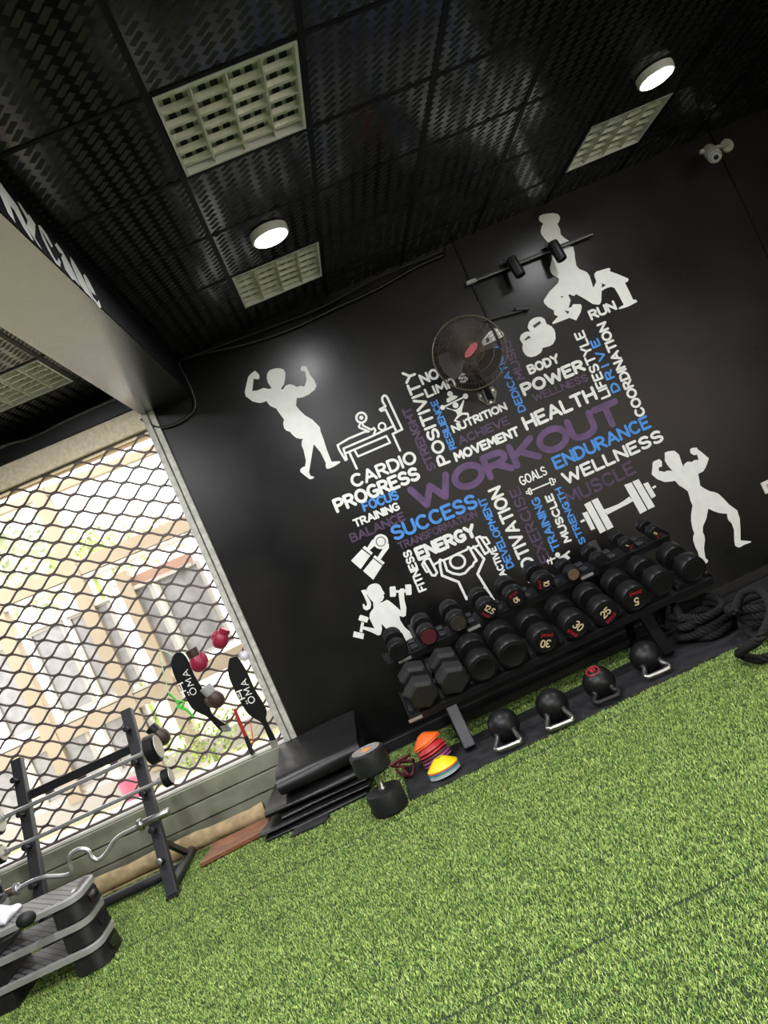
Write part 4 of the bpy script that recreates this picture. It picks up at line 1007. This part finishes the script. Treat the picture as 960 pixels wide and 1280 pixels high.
# ================================================================== THINGS HUNG ON THE GRILLE
def hp_(x, y, Y=W-.02): return at(180+x/4.8, 760+y/4.8, 1, Y)
def belt(outline, label, t0, t1, logo, th=.014, tip=None):
    a = hp_(*outline[0]); t = thing('lifting_belt', label, 'belt', a, group='lifting belts on the grille')
    def rnd(o): return smooth_path([hp_(*p, W-.018) for p in o], 3, True)
    MB().prism(rnd(outline), (0, th, 0)).build('belt_body', 'rubber2', t, bevel=.003)
    ou = [hp_(*p, W-.0195) for p in (t0, t1)]
    d = (ou[1]-ou[0]); L = d.length; d.normalize(); up = Vector((-d.z, 0, d.x))
    fl = Flat(lambda u, v: ou[0]+d*u+up*v); st, Wd = layout('OMA', .3); hh = .044
    for s in st: fl.stroke([(p[0]/Wd*L, p[1]*hh) for p in s], .0065, n=6)
    for q in (.06, .16): fl.stroke([(L*q, hh*1.32), (L*q+.001, hh*1.32)], .011, n=6)
    fl.build('lettering', 'white', t)
    lg = hp_(*logo, W-.0195); f2 = Flat(lambda u, v: lg+d*u+up*v)
    f2.stroke([(-.03, 0), (.03, 0)], .008, n=6)
    for s in (-1, 1): f2.stroke([(.03*s, -.018), (.03*s, .018)], .010, n=6)
    f2.stroke([(-.012, .014), (.012, .014)], .006, n=6)
    f2.build('logo', 'white', t)
    if tip: MB().prism([hp_(*p, W-.022) for p in tip], (0, .02, 0)).build('buckle', 'bracket', t, bevel=.002)
belt([(165,310),(180,280),(205,265),(235,275),(262,310),(300,400),(350,480),(385,550),(400,620),(430,655),(500,705),(520,735),(480,745),(440,720),(380,655),(330,630),(285,600),(240,520),(190,430),(163,350)],
     'black padded lifting belt hanging in front of the red glove', (318, 512), (262, 368), (226, 478), tip=[(455, 712), (505, 700), (522, 738), (478, 748)])
belt([(510,310),(530,296),(550,290),(565,300),(600,350),(625,400),(660,480),(690,530),(730,600),(736,640),(732,665),(752,712),(778,760),(800,810),(792,832),(765,832),(755,800),(710,700),(690,680),(640,650),(605,610),(560,530),(515,430),(503,380)],
     'black padded lifting belt hanging nearest the guide rail', (668, 562), (612, 425), (580, 522), tip=[(752, 800), (798, 790), (806, 832), (765, 840)])
def glove(c, r, d, m, cuffm, label, thumb=1, cuffl=.9):
    """boxing glove: padded fist, thumb and cuff; d points from cuff to fist"""
    c = Vector(c); d = Vector(d).normalized(); x = d.cross(Vector((0, 1, 0))).normalized(); y = x.cross(d)
    R = Matrix((x, y, d)).transposed()
    t = thing('boxing_glove', label, 'boxing glove', c, group='boxing gloves on the grille')
    MB().ell(c, r, r*.8, r*1.15, 24, 14, R, lambda v: Vector((v.x*(1+.12*v.z/r), v.y, v.z))).build('fist', m, t, smooth=True)
    MB().ell(c+x*(thumb*r*.85)-d*(r*.15), r*.36, r*.4, r*.72, 16, 10, R).build('thumb', m, t, smooth=True)
    MB().lathe([(r*.66, 0), (r*.70, r*.15), (r*.74, r*cuffl), (r*.68, r*(cuffl+.06)), (0, r*(cuffl+.02))], c-d*(r*.75), -d, 20).build('cuff', cuffm, t, smooth='auto')
glove(hp_(325, 325, W-.085), .062, (.1, 0, -1), 'wine', 'brown', 'crimson boxing glove with a black cuff behind the first belt', 1)
glove(hp_(460, 190, W-.08), .058, (-.7, 0, -.7), 'wine', 'wine', 'crimson boxing glove hanging alone highest on the grille', -1, .6)
glove(hp_(428, 545, W-.09), .060, (.3, 0, -1), 'brown', 'ltgrey', 'dark brown boxing glove with a pale grey cuff between the belts', -1, 1.1)
glove(hp_(100, 770, W-.09), .062, (.45, 0, -1), 'brown', 'rubber', 'dark boxing glove hanging behind the barbell head', -1, .8)
glove(hp_(600, 290, W-.05), .030, (.5, 0, -1), 'towel', 'towel', 'small white glove tucked beside the guide rail', 1, .5)
sk = thing('skipping_rope', 'skipping rope handle with red and black grip hanging between belts and sill', 'skipping rope', hp_(600, 740))
MB().tube([hp_(543, 605, W-.03), hp_(575, 690, W-.03), hp_(625, 800, W-.03)], [.011, .014, .014], 12).build('grip', 'red', sk, smooth='auto')
MB().tube([hp_(610, 770, W-.032), hp_(640, 850, W-.032), hp_(655, 872, W-.032)], [.0165, .0165, .021], 12).build('handle_end', 'frame', sk, smooth='auto')
MB().tube([hp_(640, 690, W-.028), hp_(655, 800, W-.028), hp_(640, 860, W-.028)], .005, 8).build('strap', 'orange', sk, smooth=True)
gs = thing('skipping_rope', 'bright green skipping rope with a pale cord looped on the grille', 'skipping rope', hp_(215, 580))
MB().tube(smooth_path([hp_(*p, W-.02) for p in ((150, 512), (185, 545), (215, 590), (250, 605), (296, 655))], 5), .009, 10).build('grip', 'greenrope', gs, smooth=True)
MB().tube(smooth_path([hp_(*p, W-.03) for p in ((190, 598), (225, 592), (240, 565), (215, 560), (205, 590), (245, 612))], 5), .007, 8).build('knot', 'greenrope', gs, smooth=True)
MB().tube(smooth_path([hp_(*p, W+.012) for p in ((85, 265), (105, 340), (128, 430), (150, 512))], 5), .004, 8).tube(smooth_path([hp_(*p, W+.012) for p in ((90, 250), (130, 262), (170, 285), (190, 330))], 5), .004, 8).tube(smooth_path([hp_(*p, W+.012) for p in ((160, 512), (120, 570), (60, 650), (40, 720))], 5), .003, 8).build('cord', 'palecord', gs, smooth=True)

# ================================================================== STEP PLATFORMS
def rrect(x0, y0, x1, y1, r, z, n=6):
    out = []
    for cx, cy, a0 in ((x1-r, y1-r, 0), (x0+r, y1-r, 90), (x0+r, y0+r, 180), (x1-r, y0+r, 270)):
        for k in range(n+1):
            a = rad(a0+90*k/n); out.append(Vector((cx+r*math.cos(a), cy+r*math.sin(a), z)))
    return out
M_['steptop'] = mat('ribbed_step_top', (.12, .115, .115), .5)
def _diamond(m, s):
    t = m.node_tree; b = t.nodes['Principled BSDF']; L = t.links.new
    tc = t.nodes.new('ShaderNodeTexCoord'); mp = t.nodes.new('ShaderNodeMapping'); mp.inputs['Rotation'].default_value = (0, 0, rad(45)); mp.inputs['Scale'].default_value = (s, s, s)
    ck = t.nodes.new('ShaderNodeTexBrick'); ck.offset = 0; ck.inputs['Scale'].default_value = 1; ck.inputs['Mortar Size'].default_value = .12; ck.inputs['Brick Width'].default_value = 1; ck.inputs['Row Height'].default_value = 1
    ck.inputs['Color1'].default_value = (.19, .18, .18, 1); ck.inputs['Color2'].default_value = (.16, .155, .155, 1); ck.inputs['Mortar'].default_value = (.03, .03, .03, 1)
    L(tc.outputs['Object'], mp.inputs['Vector']); L(mp.outputs['Vector'], ck.inputs['Vector']); L(ck.outputs['Color'], b.inputs['Base Color'])
    bp = t.nodes.new('ShaderNodeBump'); bp.inputs['Strength'].default_value = .6; bp.inputs['Distance'].default_value = .004; bp.invert = True
    L(ck.outputs['Fac'], bp.inputs['Height']); L(bp.outputs['Normal'], b.inputs['Normal'])
_diamond(M_['steptop'], 27)
def step_platform(x0, x1, yc, z, label, group):
    hw = .15; t = thing('step_platform', label, 'aerobic step', ((x0+x1)/2, yc, z), group=group)
    L = (x1-x0)/2; y0, y1 = -hw, hw; hgt = .133
    def ring(mb, a, b):
        n = len(a); mb.add(a+b, [(i, (i+1) % n, (i+1) % n+n, i+n) for i in range(n)])
    # grey rim band round the deck
    rm = MB(); r0 = rrect(-L, y0, L, y1, .075, .090); r1 = rrect(-L, y0, L, y1, .075, .116); r2 = rrect(-L+.012, y0+.012, L-.012, y1-.012, .065, .124); rb = rrect(-L+.01, y0+.01, L-.01, y1-.01, .07, .086)
    ring(rm, r0, r1); ring(rm, r1, r2); ring(rm, rb, r0)
    rm.build('rim', 'rim', t, smooth='auto', local=True)
    dk = MB(); a = rrect(-L+.012, y0+.012, L-.012, y1-.012, .065, .124); b = rrect(-L+.03, y0+.03, L-.03, y1-.03, .05, .1265); c = rrect(-L+.012, y0+.012, L-.012, y1-.012, .065, .088)
    ring(dk, a, b); ring(dk, c, a); n = len(b); dk.add(b, [tuple(range(n))]); dk.add(c, [tuple(reversed(range(n)))])
    deck = dk.build('deck', 'steptop', t, smooth='auto', local=True)
    # carry slots at each end of the deck
    for s in (-1, 1):
        MB().prism([(s*(L-.045), -.09, .1262), (s*(L-.025), -.07, .1262), (s*(L-.025), .07, .1262), (s*(L-.045), .09, .1262), (s*(L-.06), .07, .1262), (s*(L-.06), -.07, .1262)], (0, 0, .0015)).build('hand_slot', 'lens', deck, local=True)
    # hollow end legs: an outer wall that flares to the floor, with a dark pocket
    for s in (-1, 1):
        lg = MB()
        xa, xb = (L-.155, L-.004)
        def lp(z_, fl):
            pts = [(xa, y0+.012-fl), (xb-.07, y0+.012-fl)]+[(xb-.07+(.07+fl)*math.sin(rad(q)), y0+.012+.07-(.07+fl)*math.cos(rad(q))) for q in (15, 30, 45, 60, 75, 90)]
            pts += [(px_, -py_) for px_, py_ in reversed(pts)]
            return [Vector((s*px_, py_, z_)) for px_, py_ in pts]
        A_, B_ = lp(.090, -.004), lp(0, .010)
        if s < 0: A_.reverse(); B_.reverse()
        ring(lg, B_, A_); lg.add(A_, [tuple(range(len(A_)))]); lg.add(B_, [tuple(reversed(range(len(B_))))])
        leg = lg.build('leg', 'rubber', t, smooth='auto', local=True)
        xo = s*(L+.008)
        MB().prism([(xo, -.05, .030), (xo, .0, .018), (xo, .05, .030), (xo, .06, .075), (xo, -.06, .075)], (s*.0025, 0, 0)).build('end_pocket', 'lens', leg, local=True)
    return t
s0 = step_platform(-2.64, -2.0, 4.125, .014, 'grey rimmed black step platform at the bottom of the front stack', 'step platforms in the front stack')
dup(s0, s0.location+Vector((-.006, .002, .133)), 'grey rimmed black step platform in the middle of the front stack')
dup(s0, s0.location+Vector((-.004, -.003, .266)), 'grey rimmed black step platform on top carrying the cloth and bulb')
for k, lab in enumerate(('lowest step platform of the stack half hidden behind the barbell rack leg', 'second lowest step platform of the stack behind the rack leg', 'third step platform of the stack behind the rack leg', 'topmost step platform of the stack behind the rack leg')):
    c = dup(s0, Vector((-2.975, 4.46, .014+.133*k)), lab); c['group'] = 'step platforms in the rear stack'
tb = at(32, 1148, 2, .445)
bu = thing('rubber_bulb', 'small black rubber bulb with thin cord on the top step', 'bulb', (tb.x, tb.y, .405))
MB().ell((tb.x, tb.y, .440), .048, .034, .036, 20, 12, Matrix.Rotation(rad(20), 3, 'Z')).build('bulb', 'rubber', bu, smooth=True)
MB().tube(smooth_path([(tb.x-.02, tb.y-.02, .425), (tb.x-.05, tb.y-.05, .412), (tb.x-.11, tb.y-.08, .411), (tb.x-.17, tb.y-.06, .411)], 5), .003, 6).build('cord', 'cable', bu, smooth=True)
tw_ = MB(); NX, NY = 14, 12; vs = []
tc_ = Vector((-2.50, 4.10, .41))
for iz in (0, 1):
    for i in range(NX):
        for j_ in range(NY):
            u, v = i/(NX-1)-.5, j_/(NY-1)-.5
            hgt = .055*math.exp(-6*(u*u+v*v))*(1+.35*math.sin(9*u+4*v))+.008*math.sin(14*u-7*v)
            vs.append(tc_+Vector((u*.20, v*.20+.02*math.sin(6*u), (max(hgt, .002)+.012) if iz else 0)))
n0 = NX*NY; fs = []
for i in range(NX-1):
    for j_ in range(NY-1):
        a = i*NY+j_; q = (a, a+NY, a+NY+1, a+1); fs += [tuple(reversed(q)), tuple(x+n0 for x in q)]
for i in range(NX-1):
    for j_ in (0, NY-1): a = i*NY+j_; fs.append((a, a+NY, a+NY+n0, a+n0))
for j_ in range(NY-1):
    for i in (0, NX-1): a = i*NY+j_; fs.append((a, a+1, a+1+n0, a+n0))
tag(tw_.add(vs, fs).build('towel', 'towel', smooth=True), 'crumpled white cloth on the top step platform', 'towel')

# ================================================================== BATTLE ROPES
def twisted(path, R, pitch, label, name='battle_rope', strands=3):
    pp = smooth_path(path, 10)
    # resample evenly
    out = [pp[0]]; step = .012; acc = 0
    for a, b in zip(pp[:-1], pp[1:]):
        L = (b-a).length; t = step-acc
        while t <= L: out.append(a+(b-a)*(t/L)); t += step
        acc = (acc+L) % step if L > 0 else acc
    mb = MB(); prev = None; fr = []
    for i, p in enumerate(out):
        d = (out[min(i+1, len(out)-1)]-out[max(i-1, 0)]).normalized()
        if prev is None: x = d.orthogonal().normalized()
        else: x = (prev-d*prev.dot(d)).normalized()
        prev = x; fr.append((p, x, d.cross(x)))
    for s in range(strands):
        pts = []
        for i, (p, x, y) in enumerate(fr):
            a = 2*PI*(i*step/pitch+s/strands); pts.append(p+(x*math.cos(a)+y*math.sin(a))*R*.60)
        mb.tube(pts, R*.50, 8)
    return tag(mb.build(name, 'rope', smooth=True, fix=False), label, 'rope')
def F(x, y, z): return at(x, y, 2, z)
def coil(cx, cy, rx, ry, turns, z0, z1, seed, a0=0.0, tail=None):
    R = random.Random(seed); out = []; n = int(turns*8)
    for k in range(n+1):
        a = a0+2*PI*k/8; q = R.uniform(.72, 1.12)
        out.append(Vector((cx+rx*q*math.cos(a)+R.uniform(-.02, .02), cy+ry*q*math.sin(a)+R.uniform(-.02, .02), z0+(z1-z0)*k/n+R.uniform(-.012, .02))))
    return out+(tail or [])
twisted(coil(1.865, 4.72, .165, .20, 6.3, .045, .20, 3, 2.0, [Vector((1.78, 4.88, .27)), Vector((1.72, 4.93, .33)), Vector((1.68, 4.93, .24)), Vector((1.66, 4.90, .12))]), .024, .085, 'thick black twisted rope heaped right beside the rack end')
twisted(coil(2.06, 4.25, .19, .22, 5.6, .045, .20, 8, 3.6), .024, .085, 'thick black twisted rope coiled at the far end of the turf')
twisted([F(918, 765, .245), F(928, 742, .27), F(950, 738, .28), F(964, 762, .275), F(952, 795, .255), F(930, 812, .14), F(925, 818, .045), F(950, 824, .04), F(980, 812, .04), F(1010, 795, .04)], .024, .085, 'black rope loop lying over the coiled rope in front of it')
tag(MB().bar((1.70, 5.03, .10), (1.76, 4.98, .24), .05, .008, (0, 1, 0)).build('anchor_strap', 'frame', bevel=.002), 'black webbing anchor strap tied round the rope by the rack', 'strap')
